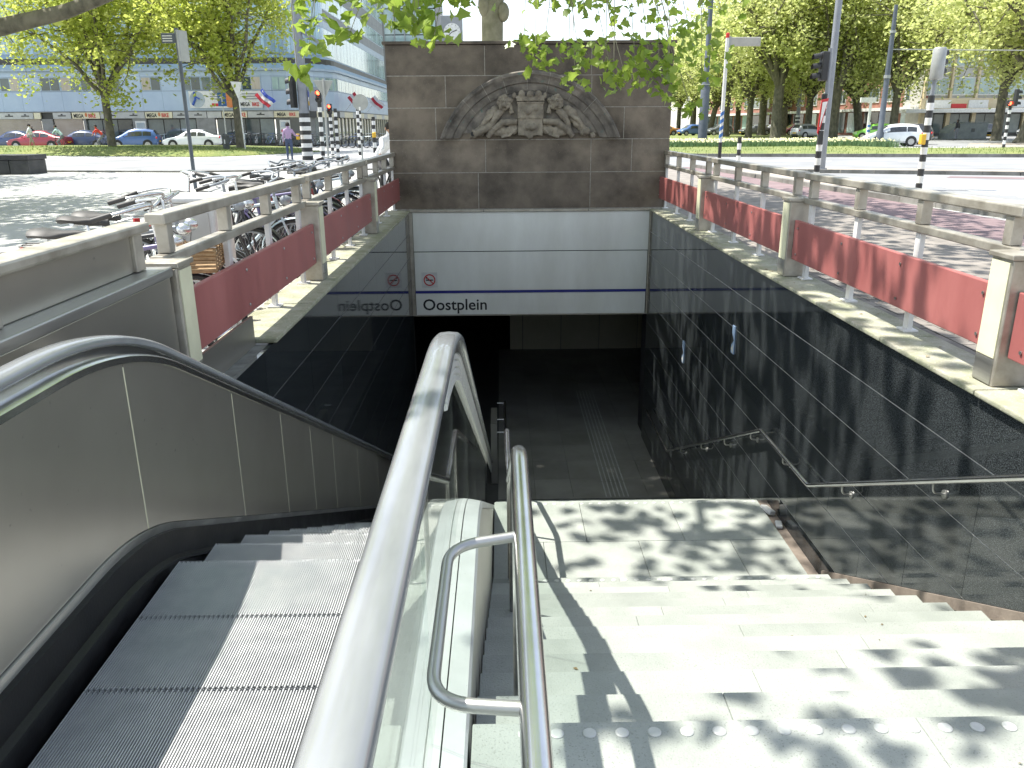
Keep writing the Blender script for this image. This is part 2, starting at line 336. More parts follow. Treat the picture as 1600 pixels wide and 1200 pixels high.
for t_ in angs[1:-1]:
    jb = B(); A_ = [(ARX + (ARR + dr) * cos(t_ - .0025), WF + dy - .003, ARZ + (ARR + dr) * sin(t_ - .0025)) for dr, dy in prof]; Z_ = [(ARX + (ARR + dr) * cos(t_ + .0025), WF + dy - .003, ARZ + (ARR + dr) * sin(t_ + .0025)) for dr, dy in prof]
    jb.add(A_ + Z_, [(k, k + 1, k + 11, k + 10) for k in range(9)]).build('mortar_joint', 'mortar', ar)
mb = B()
for q in range(40):
    t0 = a0 + (pi - 2 * a0) * q / 40; t1 = a0 + (pi - 2 * a0) * (q + 1) / 40
    mb.prism([(ARX + r_ * cos(t), WF - .001, max(1.386, ARZ + r_ * sin(t))) for r_, t in ((ARR - .005, t0), (ARR - .005, t1), (ARI, t1), (ARI, t0))], (0, -.008, 0))
mb.build('mortar_bed', 'mortar', ar)
tp = B()
pts = [(ARX + (ARI - .02) * cos(t), WF - .001, ARZ + (ARI - .02) * sin(t)) for t in [a0 + .06 + (pi - 2 * a0 - .12) * q / 24 for q in range(25)]]
tp.prism([p for p in pts if p[2] > 1.385] , (0, -.01, 0)).build('tympanum', 'arch_stone', ar)
def sculpt(name, fn, vox=.012, mat='relief_stone', amp=.008):
    b = B(); fn(b); o = b.build(name, mat, ar); md = o.modifiers.new('r', 'REMESH'); md.mode = 'VOXEL'; md.voxel_size = vox
    dg = bpy.context.evaluated_depsgraph_get(); me = bpy.data.meshes.new_from_object(o.evaluated_get(dg)); o.modifiers.clear(); old = o.data; o.data = me; bpy.data.meshes.remove(old)
    nn = [v.normal.copy() for v in me.vertices]
    for v, q in zip(me.vertices, nn): v.co += q * amp * (noise.noise(v.co * 14) + .6 * noise.noise(v.co * 33))
    if not me.materials: me.materials.append(MATS[mat])
    me.polygons.foreach_set('use_smooth', [True] * len(me.polygons)); return o
rx = lambda px: (px - 788) / 1600 * 3.02 + .51         # measured along the tympanum (offset from its middle)
rz = lambda py: 1.385 + (675 - py) / 560 * 1.035
def S(b, px, py, r, d=.03, k=(1, 1)): b.ball((rx(px), WF - d, rz(py)), (r * k[0], r * .75, r * k[1]), 10, 8)
def shield(b):
    b.box(rx(678), rx(905), WF - .1, WF, rz(505), rz(365)); b.box(rx(680), rx(900), WF - .085, WF, rz(655), rz(512)); S(b, 785, 655, .06, .05)
    b.box(rx(672), rx(912), WF - .112, WF, rz(375), rz(362)); S(b, 770, 440, .06, .1); S(b, 800, 580, .09, .07, (1.2, .7)); S(b, 840, 420, .045, .1)
def crown(b):
    b.box(rx(668), rx(912), WF - .13, WF, rz(358), rz(322))
    for p in (712, 788, 860): S(b, p, 297, .058, .11)
    for p in (648, 920): S(b, p, 308, .035, .09, (1, 1.5))
    b.box(rx(650), rx(925), WF - .11, WF, rz(330), rz(312))
def lion(px, s):
    def f(b):
        S(b, px, 365, .07, .1, (1, 1.15)); S(b, px + 4 * s, 388, .04, .15); S(b, px - 14, 352, .018, .165); S(b, px + 14, 352, .018, .165)
        for a in range(14): t = 2 * pi * a / 14; S(b, px + 46 * cos(t), 368 + 52 * sin(t), .03 + .008 * (a % 2), .075 + .02 * (a % 3))
        b.tube([(rx(px - 10 * s), WF - .04, rz(430)), (rx(px - 60 * s), WF - .04, rz(470)), (rx(px - 100 * s), WF - .05, rz(540)), (rx(px - 115 * s), WF - .04, rz(620))], [.06, .075, .06, .04], 8)
        b.tube([(rx(px + 70 * s), WF - .05, rz(460)), (rx(px + 50 * s), WF - .06, rz(380)), (rx(px + 72 * s), WF - .07, rz(330))], [.045, .035, .04], 8)
    return f
def garland(s):
    c = 788
    def f(b):
        b.tube([(rx(c + s * 115), WF - .05, rz(530)), (rx(c + s * 250), WF - .07, rz(540)), (rx(c + s * 330), WF - .06, rz(600)), (rx(c + s * 385), WF - .05, rz(665))], [.05, .06, .055, .045], 8)
        for q in range(9): S(b, c + s * (125 + 22 * q), 600 + 10 * sin(q * 2.1) + 3 * q, .055 + .012 * sin(q * 3.3), .02 + .02 * (q % 2), (1.1, 1.3))
        b.tube([(rx(c + s * 118), WF - .06, rz(590)), (rx(c + s * 180), WF - .09, rz(650)), (rx(c + s * 260), WF - .07, rz(668))], .022, 6)
    return f
def drape(s):
    c = 788
    def f(b):
        for q in range(10): t = q / 9; S(b, c + s * (330 + 170 * t), 430 + 210 * t + 14 * sin(q * 2.6), .075 - .02 * t + .015 * sin(q * 4), .03, (1.2, 1))
        b.tube([(rx(c + s * 360), WF - .08, rz(480)), (rx(c + s * 430), WF - .09, rz(520)), (rx(c + s * 470), WF - .06, rz(590))], [.03, .04, .03], 7)
        S(b, c + s * 500, 615, .07, .06); S(b, c + s * 560, 655, .05, .04)
    return f
def cannon(b):
    x, z = rx(300), rz(635); b.tube([(x - .02, WF - .16, z), (x + .06, WF - .12, z + .03), (x + .26, WF - .03, z + .13)], [.062, .058, .075], 14); b.tube([(x - .035, WF - .165, z - .003), (x - .005, WF - .155, z + .006)], .072, 14)
sculpt('shield', shield, .012); sculpt('crown', crown, .01); sculpt('lion_figure', lion(555, 1), .009); sculpt('lion_figure', lion(1020, -1), .009)
sculpt('garland', garland(-1), .011); sculpt('garland', garland(1), .011); sculpt('drapery', drape(1), .012); sculpt('drapery', drape(-.93), .012); sculpt('cannon_barrel', cannon, .009, amp=.003)
B().lathe([(.04, 0), (.04, .004)], (rx(300) - .037, WF - .169, rz(635)), 14, 'Y').build('bore_shade', 'ink', ar)  # flat black disc paints the shade of a hollow muzzle
# ------------------------------------------------------------------ railings
def railing(name, label, x, s, secs, first_open):
    r = thing(name, label, 'railing', (x, 8, .2)); xo = x + s * .09
    for i, (a, b) in enumerate(secs):
        pan = B().box(*sorted((x - .02, x + .02)), a + .13, b - .11, .37, .735).build('panel', 'red_panel', r, bevel=.006)
        for y in [a + .2 + (b - a - .42) * q / 3 for q in range(4)]:
            for zb_ in (.43, .67): B().lathe([(.011, 0), (.011, .004), (.007, .007)], (x - s * .021 - (.007 if s > 0 else 0), y, zb_), 8, 'X').build('bolt', 'steel', pan)
            B().box(*sorted((xo - .018, xo + .018)), y - .035, y + .035, .2, .88).build('lower_post', 'white_paint', r, bevel=.003)
            B().box(*sorted((xo - .05, xo + .05)), y - .06, y + .06, .2, .212).build('foot_plate', 'white_paint', r)
            B().box(*sorted((xo - .035, xo + .035)), y - .04, y + .04, .94, 1.1).build('upper_post', 'steel_rail', r, bevel=.005)
        B().box(*sorted((xo - .04, xo + .05)), a + .06, b - .06, .885, .938).build('middle_rail', 'steel_rail', r, bevel=.007)
        B().box(*sorted((xo - .05, xo + .06)), a + .08, b - .07, 1.102, 1.162).build('top_rail', 'steel_rail', r, bevel=.009)
        if i >= first_open or True:
            p = B().box(*sorted((x - s * .07, x + s * .12)), a - .1, a + .1, .2, .9).build('pillar', 'steel_rail', r, bevel=.008)
            xi = x - s * .07
            B().box(*sorted((xi - s * .006, xi + s * .002)), a - .08, a + .085, .36, .885).build('light_strip', 'cream', p)
            B().box(*sorted((xi - s * .006, xi + s * .002)), a - .08, a + .085, .21, .35).build('kick_plate', 'steel', p)
            B().box(*sorted((x - s * .085, x + s * .13)), a - .112, a + .112, .901, .93).build('cap', 'steel_rail', p, bevel=.005)
    return r
SEC = [(.85, 4.3), (4.3, 7.72), (7.72, 11.2), (11.2, 14.5)]
railing('railing', 'steel railing with red panels along the right edge of the stairwell, by the road', 2.77, 1, SEC, 0)
railing('railing', 'steel railing with red panels along the left edge, bicycles behind it', -1.76, -1, SEC[1:], 0)
# left parapet by the escalator
pp = thing('parapet', 'low brushed steel parapet on the left beside the escalator top', 'parapet', (-1.85, 2, 0))
B().box(-2.0, -1.72, -2.5, 4.18, -.2, .86).build('cladding', 'steel_panel', pp, bevel=.006)
B().box(-2.02, -1.70, -2.5, 4.18, .862, .915).build('ledge', 'steel', pp, bevel=.008)
for a, b in ((-2.4, .6), (.72, 2.75), (2.86, 3.98)): B().box(-1.84, -1.81, a, b, .917, 1.1).build('infill_panel', 'steel_panel', pp, bevel=.004)
for y in (.66, 2.8, 4.03): B().box(-1.85, -1.79, y - .05, y + .05, .917, 1.1).build('post', 'steel_rail', pp, bevel=.006)
B().box(-1.9, -1.76, -2.5, 4.12, 1.102, 1.15).build('top_rail', 'steel_rail', pp, bevel=.012)
B().box(-1.735, -1.715, 4.42, 5.45, -.3, .36).build('end_plate', 'steel_panel', pp)
# ------------------------------------------------------------------ escalator
ES = thing('escalator', 'steel escalator going down on the left, black handrails, grooved treads', 'escalator', (-.85, 2, -.1))
def esc_path(z, y_flat, slope=.5, y_end=11.2, rad=.55, y_start=-.8, drop=0):
    ang = math.atan(slope); pts = [(y_start, z)] + [(y_start + (y_flat - rad - y_start) * q / 4, z) for q in range(1, 5)]
    y1 = y_flat; R_ = rad / math.tan(ang / 2) if ang else 1
    for q in range(1, 13):
        t = ang * q / 12; pts.append((y_flat - rad + R_ * sin(t), z - R_ * (1 - cos(t))))
    ya, za = pts[-1]
    for q in range(1, 9): y = ya + (y_end - ya) * q / 8; pts.append((y, za - slope * (y - ya)))
    return pts
def on(pts, y):
    for (a, za), (b, zb) in zip(pts, pts[1:]):
        if a <= y <= b: return za + (zb - za) * (y - a) / (b - a)
    return pts[-1][1]
HP = esc_path(.9, 2.95, rad=.5)
hsec = [(-.044, -.012), (-.042, .008), (-.03, .018), (.0, .021), (.03, .018), (.042, .008), (.044, -.012), (.036, -.02), (-.036, -.02)]
for x in (-.2, -1.48):
    B().sweep([(x, y, z) for y, z in HP], hsec).build('handrail', 'rubber', ES, smooth=50)
    B().sweep([(x, y, z - .03) for y, z in HP], [(-.026, -.03), (-.026, .01), (.026, .01), (.026, -.03)]).build('handrail_guide', 'steel_pol', ES, smooth=30)
DP = esc_path(.03, 3.25, rad=.4)
# right balustrade: glass over a bright deck, cladding towards the stairs
def strip(x0, x1, top, bot, ys): # vertical panel between two height functions
    b = B(); pts = [(x0, y, top(y)) for y in ys] + [(x0, y, bot(y)) for y in reversed(ys)]; return b.prism(pts, (x1 - x0, 0, 0))
def yr(a, b, st_=.08): n_ = max(2, int((b - a) / st_)); return [a + (b - a) * i / n_ for i in range(n_ + 1)]
gl = [-.78, .6, 1.75, 2.9, 4.05, 5.2, 6.35, 7.5, 8.65]
for a, b in zip(gl, gl[1:]):
    strip(-.206, -.194, lambda y: on(HP, y) - .055, lambda y: on(DP, y) - .02, yr(a + .003, b - .003)).build('glass_panel', 'glass', ES)
B().sweep([(0, y, z) for y, z in DP], [(-.345, -.05), (-.345, -.0), (-.25, .0), (-.25, -.05)]).build('inner_deck', 'deck', ES, smooth=30)
B().sweep([(0, y, z) for y, z in DP], [(-.248, -.05), (-.248, .003), (-.21, .003), (-.175, -.001), (-.172, -.05)]).build('outer_deck', 'deck', ES, smooth=30)
B().sweep([(0, y, z) for y, z in DP], [(-.1705, -.05), (-.1705, -.001), (-.112, -.012), (-.104, -.022), (-.104, -.05)]).build('outer_deck', 'deck', ES, smooth=30)
for a, b in zip([-.8, 1.0, 2.6, 4.2, 5.8, 7.4], [1.0, 2.6, 4.2, 5.8, 7.4, 11]):
    strip(-.13, -.104, lambda y: on(DP, y) - .052, lambda y: min(-.3, on(DP, y) - 1.0), yr(a + .002, b - .002)).build('side_cladding', 'steel_panel', ES)
strip(-.34, -.14, lambda y: on(DP, y) - .055, lambda y: -4.3, yr(-.8, 11)).build('side_core', 'dark_wall', ES)
# pale solid ribs below the handrail, standing in for a ribbed reflection in the glass
rb = B()
for q in range(4): rb.sweep([(0, y, z - .075 - .03 * q) for y, z in HP if y > 2.4], [(-.19, -.013), (-.19, .013), (-.178, .009), (-.178, -.009)])
rb.build('ribbed_reflection', 'reflected_rib', ES)
# left balustrade of brushed steel panels
SP = esc_path(.12, 2.8, slope=.48, rad=.35)
gl = [-.78, 1.2, 2.88, 3.98, 4.8, 5.5, 6.2, 7.2, 8.3]
for a, b in zip(gl, gl[1:]):
    strip(-1.43, -1.405, lambda y: on(HP, y) - .085, lambda y: on(SP, y) + .032, yr(a + .002, b - .002)).build('balustrade_panel', 'steel_panel', ES)
for a in gl[2:]: strip(-1.4065, -1.4045, lambda y: on(HP, y) - .1, lambda y: on(SP, y) + .03, [a - .004, a + .004]).build('joint_strip', 'cream', ES)
B().sweep([(0, y, z - .066) for y, z in HP], [(-1.5, -.02), (-1.5, .012), (-1.41, .012), (-1.398, .004), (-1.398, -.02)]).build('top_moulding', 'steel_pol', ES, smooth=35)
B().sweep([(0, y, z + .015) for y, z in SP], [(-1.43, -.015), (-1.43, .015), (-1.396, .012), (-1.39, -.015)]).build('bottom_moulding', 'steel', ES, smooth=35)
strip(-1.42, -1.365, lambda y: on(SP, y), lambda y: on(SP, y) - .36, yr(-.78, 9)).build('skirt_panel', 'rubber_black', ES)
B().sweep([(0, y, z - .13) for y, z in SP], [(-1.366, -.018), (-1.366, .018), (-1.343, .006), (-1.343, -.006)]).build('skirt_brush', 'rubber_black', ES)
strip(-1.7, -1.44, lambda y: on(HP, y) - .09 if y > 2.2 else .7, lambda y: -4.3, yr(-.8, 9.5)).build('side_core', 'steel_panel', ES)
strip(-.35, -.345, lambda y: on(DP, y) - .01, lambda y: on(SP, y) - .4, yr(-.78, 9)).build('skirt_panel', 'rubber_black', ES)
# steps: one grooved mesh shared by all
tr = B(); np_ = 112; w0, w1 = -.49, .49
for i in range(np_):
    x = w0 + (w1 - w0) * (i + .5) / np_; tr.box(x - .0017, x + .0017, .012 if i % 2 else .004, .39 if i % 2 else .399, -.014, 0)
    tr.box(x - .0017, x + .0017, .399, .4, -.19, 0)
tread0 = None
for k in range(16):
    y = .155 + .4 * k; z = -.1
    if y >= 2.9: z = -.1 - [.14, .31, .5][min(2, int((y - 2.9) / .4))] - max(0, (int((y - 2.9) / .4) - 2)) * .2
    s_ = B().box(-.85 + w0, -.85 + w1, y + .006, y + .394, z - .2, z - .013).build('step', 'esc_groove', ES)
    if tread0 is None:
        o = tr.build('grooved_tread', 'esc_tread', None, origin=(0, 0, 0)); tread0 = o.data
    else: o = bpy.data.objects.new('grooved_tread', tread0); COL.objects.link(o)
    o.parent = s_; o.location = Vector((-.85, y, z)) - wloc(s_)
B().box(-1.37, -.35, -1.2, .15, -.14, -.095).build('floor_plate', 'steel', ES)
# ------------------------------------------------------------------ middle handrail of the stairs
mh = thing('stair_handrail', 'thick polished steel tube handrail in the middle with a rounded side hoop', 'handrail', (.04, 2, 0))
def bend(pts, r=.08, n=6):
    P = [Vector(p) for p in pts]; out = [P[0]]
    for i in range(1, len(P) - 1):
        a = (P[i - 1] - P[i]); b = (P[i + 1] - P[i]); d = min(r, a.length * .45, b.length * .45); p0 = P[i] + a.normalized() * d; p1 = P[i] + b.normalized() * d
        for q in range(n + 1): t = q / n; out.append(p0 * (1 - t) ** 2 + P[i] * 2 * t * (1 - t) + p1 * t * t)
    return out + [P[-1]]
zr = .7
B().tube(bend([(.045, -1.2, zr), (.045, 2.16, zr), (.04, yl0 + .05, zr - .484 * (yl0 + .05 - 2.16)), (.035, 6.67, zr - .484 * (yl0 + .05 - 2.16)), (.035, 11.6, -3.18), (.035, 13.8, -3.18)], .1), .0245, 20).build('tube', 'steel_pol', mh, smooth=60)
for hy0, hy1, hz in ((1.08, 1.66, zr),):
    B().tube(bend([(.04, hy0, hz), (-.125, hy0 + .03, hz - .01), (-.125, hy1 - .03, hz - .01), (.04, hy1, hz)], .13, 8), .0125, 12).build('hoop', 'steel', mh, smooth=60)
for y in (2.3, 4.0, 5.6, 6.6):
    zt = zr if y < 2.16 else max(zr - .484 * (y - 2.16), zr - .484 * (yl0 + .05 - 2.16)); zb = max(-1.95, -.484 * (y - Y0) - .1)
    B().tube([(.04, y, zb - .1), (.04, y, zt - .01)], .014, 10).build('support', 'steel', mh, smooth=50)
for y in (12.3, 12.9, 13.75): B().tube([(.035, y, -3.18), (-.1, y, -3.18)], .012, 8).build('bracket', 'steel', mh)
B().box(-.2, -.1, 12.2, 13.0, ZF, -3.0).build('end_post', 'steel_panel', mh)
# wall handrail on the right
wr = thing('wall_handrail', 'slim steel handrail bracketed along the right granite wall, bending at the landing', 'handrail', (2.55, 6, -1))
xw = 2.545
B().tube(bend([(xw, .8, 1.28), (xw, 6.12, -1.285), (xw, 7.4, -1.285), (xw, 11.6, -3.25), (xw, 13.5, -3.25)], .03), .019, 14).build('tube', 'steel_pol', wr, smooth=50)
for y, z in ((2.6, .4), (3.55, -.05), (4.33, -.42), (5.5, -.985), (6.75, -1.285), (7.7, -1.42), (8.6, -1.845), (9.6, -2.31), (10.7, -2.83)):
    q = B().tube(bend([(xw, y, z - .01), (xw, y - .01, z - .075), (XR - .004, y - .01, z - .085)], .05), .008, 8).build('bracket', 'steel', wr, smooth=50)
    B().lathe([(.028, 0), (.028, .008)], (XR - .009, y - .01, z - .085), 14, 'X').build('rosette', 'steel', q)
pbr("plate_blue", (.3, .42, .6), (.36, .48, .66), 5, .4)
# arrow lamps on the right wall
for y, z, lab in ((11.2, -1.54, 'small blue-white arrow plate on the granite wall, deeper one'), (8.8, -.73, 'small blue-white arrow plate on the granite wall, nearer one')):
    d = thing('wall_light', lab, 'wall light', (XR - .01, y, z - .16), 'arrow plates on the granite wall')
    B().box(XR - .012, XR - .001, y - .05, y + .05, z - .16, z + .16).build('plate', 'plate_blue', d, bevel=.003)
    B().prism([(XR - .016, y - .045, z), (XR - .016, y + .045, z + .07), (XR - .016, y + .045, z - .07)], (.003, 0, 0)).build('dark_arrow', 'ink', d)
    B().prism([(XR - .016, y - .045, z - .04), (XR - .016, y + .045, z - .11), (XR - .016, y - .045, z - .15)], (.003, 0, 0)).build('pale_arrow', 'white_paint', d)
# ------------------------------------------------------------------ ground and street
pbr('plaza', (.35, .355, .34), (.45, .45, .43), .8, .85, 0, .2, 40, speck=(40, .6, (.28, .28, .27)), detail=8)
pbr('brick_paving', (.15, .135, .12), (.24, .215, .19), 3, .85, 0, .3, 60, .2)
pbr('bike_path', (.17, .12, .125), (.23, .165, .17), 1.2, .85, 0, .2, 50, speck=(50, .62, (.16, .1, .1)))
pbr('road', (.2, .205, .21), (.27, .275, .28), .5, .8, 0, .15, 60, detail=8)
pbr('tan_paving', (.3, .26, .22), (.38, .34, .29), 1.5, .85, 0, .2, 40)
pbr('kerb', (.24, .235, .22), (.14, .135, .12), 2, .85, 0, .3, 40, .15)
pbr('road_paint', (.7, .7, .68), (.5, .5, .49), 3, .7)
pbr('lawn', (.1, .15, .035), (.2, .22, .06), .6, .9, 0, .4, 30, speck=(7, .58, (.26, .26, .1)), detail=8)
pbr('blade', (.1, .17, .03), (.19, .24, .06), 2, .7, trans=.35)
pbr('daffodil_leaf', (.1, .19, .08), (.16, .25, .11), 2, .6, trans=.3)
pbr('petal', (.7, .66, .3), (.72, .7, .45), 3, .6)
gb = B(); xs = [-700, -2.0, -.1, 2.9, 700]; ys = [-60, .1, 1.5, 14.4, 900]
for i in range(4):
    for j in range(4):
        if (i == 1 and j in (1, 2)) or (i == 2 and j == 2): continue
        gb.add([(xs[i], ys[j], 0), (xs[i + 1], ys[j], 0), (xs[i + 1], ys[j + 1], 0), (xs[i], ys[j + 1], 0)], [(0, 1, 2, 3)])
structure(gb.build('ground', 'plaza', None, origin=(0, 0, 0)))
def sheet(name, mat, pts, z): return structure(B().add([(x, y, z) for x, y in pts], [tuple(range(len(pts)))]).build(name, mat))
def kerb_line(name, pts, w_=.16, h_=.12, unit=1.0):
    k = structure(B().box(pts[0][0] - .05, pts[0][0] + .05, pts[0][1] - .05, pts[0][1] + .05, -.1, .02).build(name, 'kerb'))
    for (xa, ya), (xb, yb) in zip(pts, pts[1:]):
        L = math.hypot(xb - xa, yb - ya); n_ = max(1, int(L / unit)); a = math.atan2(yb - ya, xb - xa)
        for i in range(n_):
            t = (i + .5) / n_; B().obox((xa + (xb - xa) * t, ya + (yb - ya) * t, h_ / 2 - .02), (L / n_ - .01, w_, h_ + .04), a).build('kerb_stone', 'kerb', k)
    return k
# right hand pavement of clinker bricks: the near strip as single bricks
pv = sheet('pavement', 'brick_paving', [(2.985, -6), (6.6, -6), (6.9, 32), (2.985, 32)], .004)
bm0 = None
for i in range(9):
    for j in range(30):
        x = 3.0 + i * .105; y = 3.4 + j * .205 + (i % 2) * .1
        if bm0 is None:
            o = B().box(-.049, .049, -.099, .099, -.05, 0).build('brick', 'brick_paving', None, origin=(0, 0, 0)); bm0 = o.data
        else: o = bpy.data.objects.new('brick', bm0); COL.objects.link(o)
        o.parent = pv; o.location = Vector((x + .05, y, .018 + RND.uniform(-.003, .004))) - wloc(pv); o.rotation_euler = (RND.uniform(-.012, .012), RND.uniform(-.02, .02), RND.uniform(-.02, .02))
sheet('bike_path', 'bike_path', [(6.62, -6), (9.6, -6), (8.05, 22), (7.4, 32), (6.92, 32)], .008)
sheet('tan_pavement', 'tan_paving', [(9.9, -6), (14, -6), (10.6, 19), (9.2, 27.5), (7.75, 32), (8.25, 22)], .008)
sheet('road', 'road', [(14.1, -6), (60, -6), (60, 14), (16, 25.3), (9.35, 28.0), (10.75, 19)], .004)
sheet('tram_median', 'tan_paving', [(8.3, 30.8), (9.3, 28.2), (16, 25.5), (60, 14.2), (60, 17), (18, 28.2), (10, 31.6)], .008)
sheet('far_road', 'road', [(-2, 32), (8, 32), (10, 31.8), (18, 28.4), (60, 17.2), (60, 29.3), (24.3, 38.3), (8.4, 42.2), (-2, 44), (-90, 46.5), (-90, 32)], .0045)
sheet('red_lane', 'bike_path', [(13.3, 24.6), (22, 20.6), (22, 21.5), (13.8, 25.3)], .009)
for i in range(7):
    y = 17.6 + i * .95; sheet('zebra_bar', 'road_paint', [(11.4 - i * .05, y), (16.5, y - 1.1), (16.5, y - .6), (11.4 - i * .05, y + .5)], .0085)
for i in range(5): sheet('lane_line', 'road_paint', [(12 + 5 * i, 36.6 - 1.25 * i), (14.4 + 5 * i, 36.0 - 1.25 * i), (14.4 + 5 * i, 36.2 - 1.25 * i), (12 + 5 * i, 36.8 - 1.25 * i)], .0085)
kerb_line('kerb_bike_path', [(9.75, -4), (8.85, 13.5), (8.3, 18.4), (8.0, 22), (7.45, 31.5)])
kerb_line('kerb_median', [(9.3, 28.1), (16, 25.4), (40, 19)])
kerb_line('kerb_grass_right', [(6, 42.7), (8.4, 42.4), (24.3, 38.4), (60, 29.5)], h_=.16)
kerb_line('kerb_plaza', [(-60, 34.5), (-30, 33.2), (-17.9, 32.2), (-11.3, 30.9), (-7.5, 31.6), (-2, 31.8)], h_=.06)
sheet('shop_road', 'road', [(-90, 62.5), (-12, 62.5), (-9.5, 56), (-7, 49), (-2, 44.2), (5, 44), (5, 120), (-13, 120), (-13.5, 73), (-18.5, 68), (-90, 68)], .005)
# grass strips
def dome(name, outline_fn, nx, ny, h_, label=None):
    v = []; f = []
    for j in range(ny + 1):
        for i in range(nx + 1):
            x, y, e = outline_fn(i / nx, j / ny); v.append((x, y, .02 + h_ * min(1, e * 6) ** .5 + (.03 * noise.noise((x * .7, y * .7, 0)) if e > .02 else 0)))
    for j in range(ny):
        for i in range(nx): a = j * (nx + 1) + i; f.append((a, a + 1, a + nx + 2, a + nx + 1))
    return structure(B().add(v, f).build(name, 'lawn', None, smooth=180)), v
def left_strip(u, v):
    x = -75 + 62.6 * u; end = max(0, (u - .93) / .07); yn = 52.6 - 5.6 * max(0, min(1, (x + 31) / 14)) if x < -17 else 47 + .1 * (x + 17)
    y0 = yn + 7 * end ** 2.2; y1 = 62 - 7 * end ** 2.2; return x, y0 + (y1 - y0) * v, min(v, 1 - v, 1 - u)
lawnL, lv = dome('grass_verge_left', left_strip, 90, 16, .4)
def right_strip(u, v):
    x = 6.5 + 56 * u; y0 = 42.9 - .2475 * (x - 8.4); y1 = 58 - .3 * (x - 8.4) if x > 24 else 57.6 + .02 * x; y1 = max(y1, y0 + 1.2); return x, y0 + (y1 - y0) * v, min(v, 1 - v, 1 - u)
lawnR, rv = dome('grass_verge_right', right_strip, 60, 10, .1)
sheet('park_lawn', 'lawn', [(7, 62), (27, 61), (33, 70), (60, 200), (30, 240), (5, 240)], .03)
sheet('side_road', 'road', [(27, 57), (60, 47), (90, 60), (90, 93), (45, 93), (34, 70), (27.5, 60)], .006)
sheet('parking_pavement', 'tan_paving', [(30.5, 54.5), (60, 43), (60, 56), (40, 66), (36, 64)], .012)
def blades(name, verts, n_, h0, h1, mat, seed, wd=.02, label='', cat='grass'):
    r = random.Random(seed); b = B()
    for _ in range(n_):
        x, y, z = verts[r.randrange(len(verts))]; x += r.uniform(-.6, .6); y += r.uniform(-.5, .5); a = r.uniform(0, 2 * pi); hh = r.uniform(h0, h1); dx, dy = cos(a), sin(a); l_ = r.uniform(-.4, .4) * hh
        b.add([(x - dx * wd, y - dy * wd, z - .05), (x + dx * wd, y + dy * wd, z - .05), (x - dy * l_, y + dx * l_, z + hh)], [(0, 1, 2)])
    return tag(b.build(name, mat), label, cat, None, 'stuff')
blades('grass', [p for p in lv if p[1] < 56], 9000, .05, .14, 'blade', 3, label='short green grass on the verge in front of the parked cars')
blades('grass', rv, 7000, .05, .14, 'blade', 4, label='short green grass on the verge along the far road')
bed = [(11 + 15.5 * i / 60, 57.3 + 4.2 * j / 8 - .02 * i, .05) for i in range(61) for j in range(9)]
dl = blades('daffodil_bed', bed, 12000, .3, .55, 'daffodil_leaf', 5, .035, 'long bed of daffodil leaves and pale flowers beyond the road', 'flowers')
r = random.Random(6); b = B()
for _ in range(1500):
    x, y, z = bed[r.randrange(len(bed))]; x += r.uniform(-.3, .3); y += r.uniform(-.3, .3); z = r.uniform(.38, .58); s_ = r.uniform(.035, .06); b.add([(x - s_, y, z), (x, y - s_, z - s_), (x + s_, y, z), (x, y + s_, z + s_)], [(0, 1, 2, 3)])
b.build('blossom', 'petal', dl)['kind'] = 'stuff'
# ------------------------------------------------------------------ trees
import numpy as np
pbr('bark', (.07, .065, .045), (.17, .155, .11), 5, .9, 0, .6, 25, stretch=(1, 1, .5), detail=8)
pbr('plane_bark', (.17, .16, .1), (.28, .26, .18), 4, .85, 0, .4, 20, detail=8)
pbr('leaf', (.36, .45, .06), (.58, .6, .17), .9, .45, 0, spec=.4, trans=.62, sharp=(.3, .7))
pbr('leaf_pale', (.46, .52, .15), (.66, .68, .32), .7, .45, 0, spec=.4, trans=.6, sharp=(.3, .7))
pbr('leaf_near', (.2, .31, .04), (.36, .46, .09), 3, .38, 0, spec=.45, trans=.55, sharp=(.3, .7))
LOBED = np.array([(0, -.08), (.2, -.06), (.44, -.06), (.37, .13), (.58, .32), (.33, .44), (0, .78), (-.31, .45), (-.56, .34), (-.38, .15), (-.45, -.07), (-.2, -.05)]) - (0, .3)
DIAMOND = np.array([(0, -.55), (.38, -.05), (.05, .55), (-.36, .08)])
def leaf_object(name, centers, size, mat, parent, seed, shape=DIAMOND, up=.5):
    rg = np.random.default_rng(seed); C_ = np.asarray(centers, float); N = len(C_); m = len(shape)
    nrm = rg.normal(size=(N, 3)); nrm[:, 2] = np.abs(nrm[:, 2]) + up; nrm /= np.linalg.norm(nrm, axis=1)[:, None]
    u = np.cross(nrm, rg.normal(size=(N, 3))); u /= np.linalg.norm(u, axis=1)[:, None]; v = np.cross(nrm, u)
    sz = size * rg.uniform(.65, 1.25, size=(N, 1, 1)); sh = shape[None] * sz
    droop = -np.abs(sh[:, :, :1]) * .35
    P = C_[:, None, :] + sh[:, :, :1] * u[:, None] + sh[:, :, 1:2] * v[:, None] + droop * nrm[:, None]
    off = np.array(wloc(parent)); P = P.reshape(-1, 3) - off
    me = bpy.data.meshes.new(name); me.vertices.add(N * m); me.vertices.foreach_set('co', P.ravel())
    me.loops.add(N * m); me.loops.foreach_set('vertex_index', np.arange(N * m)); me.polygons.add(N)
    me.polygons.foreach_set('loop_start', np.arange(N) * m); me.update(calc_edges=True); me.materials.append(MATS[mat])
    o = bpy.data.objects.new(name, me); COL.objects.link(o); o.parent = parent; return o
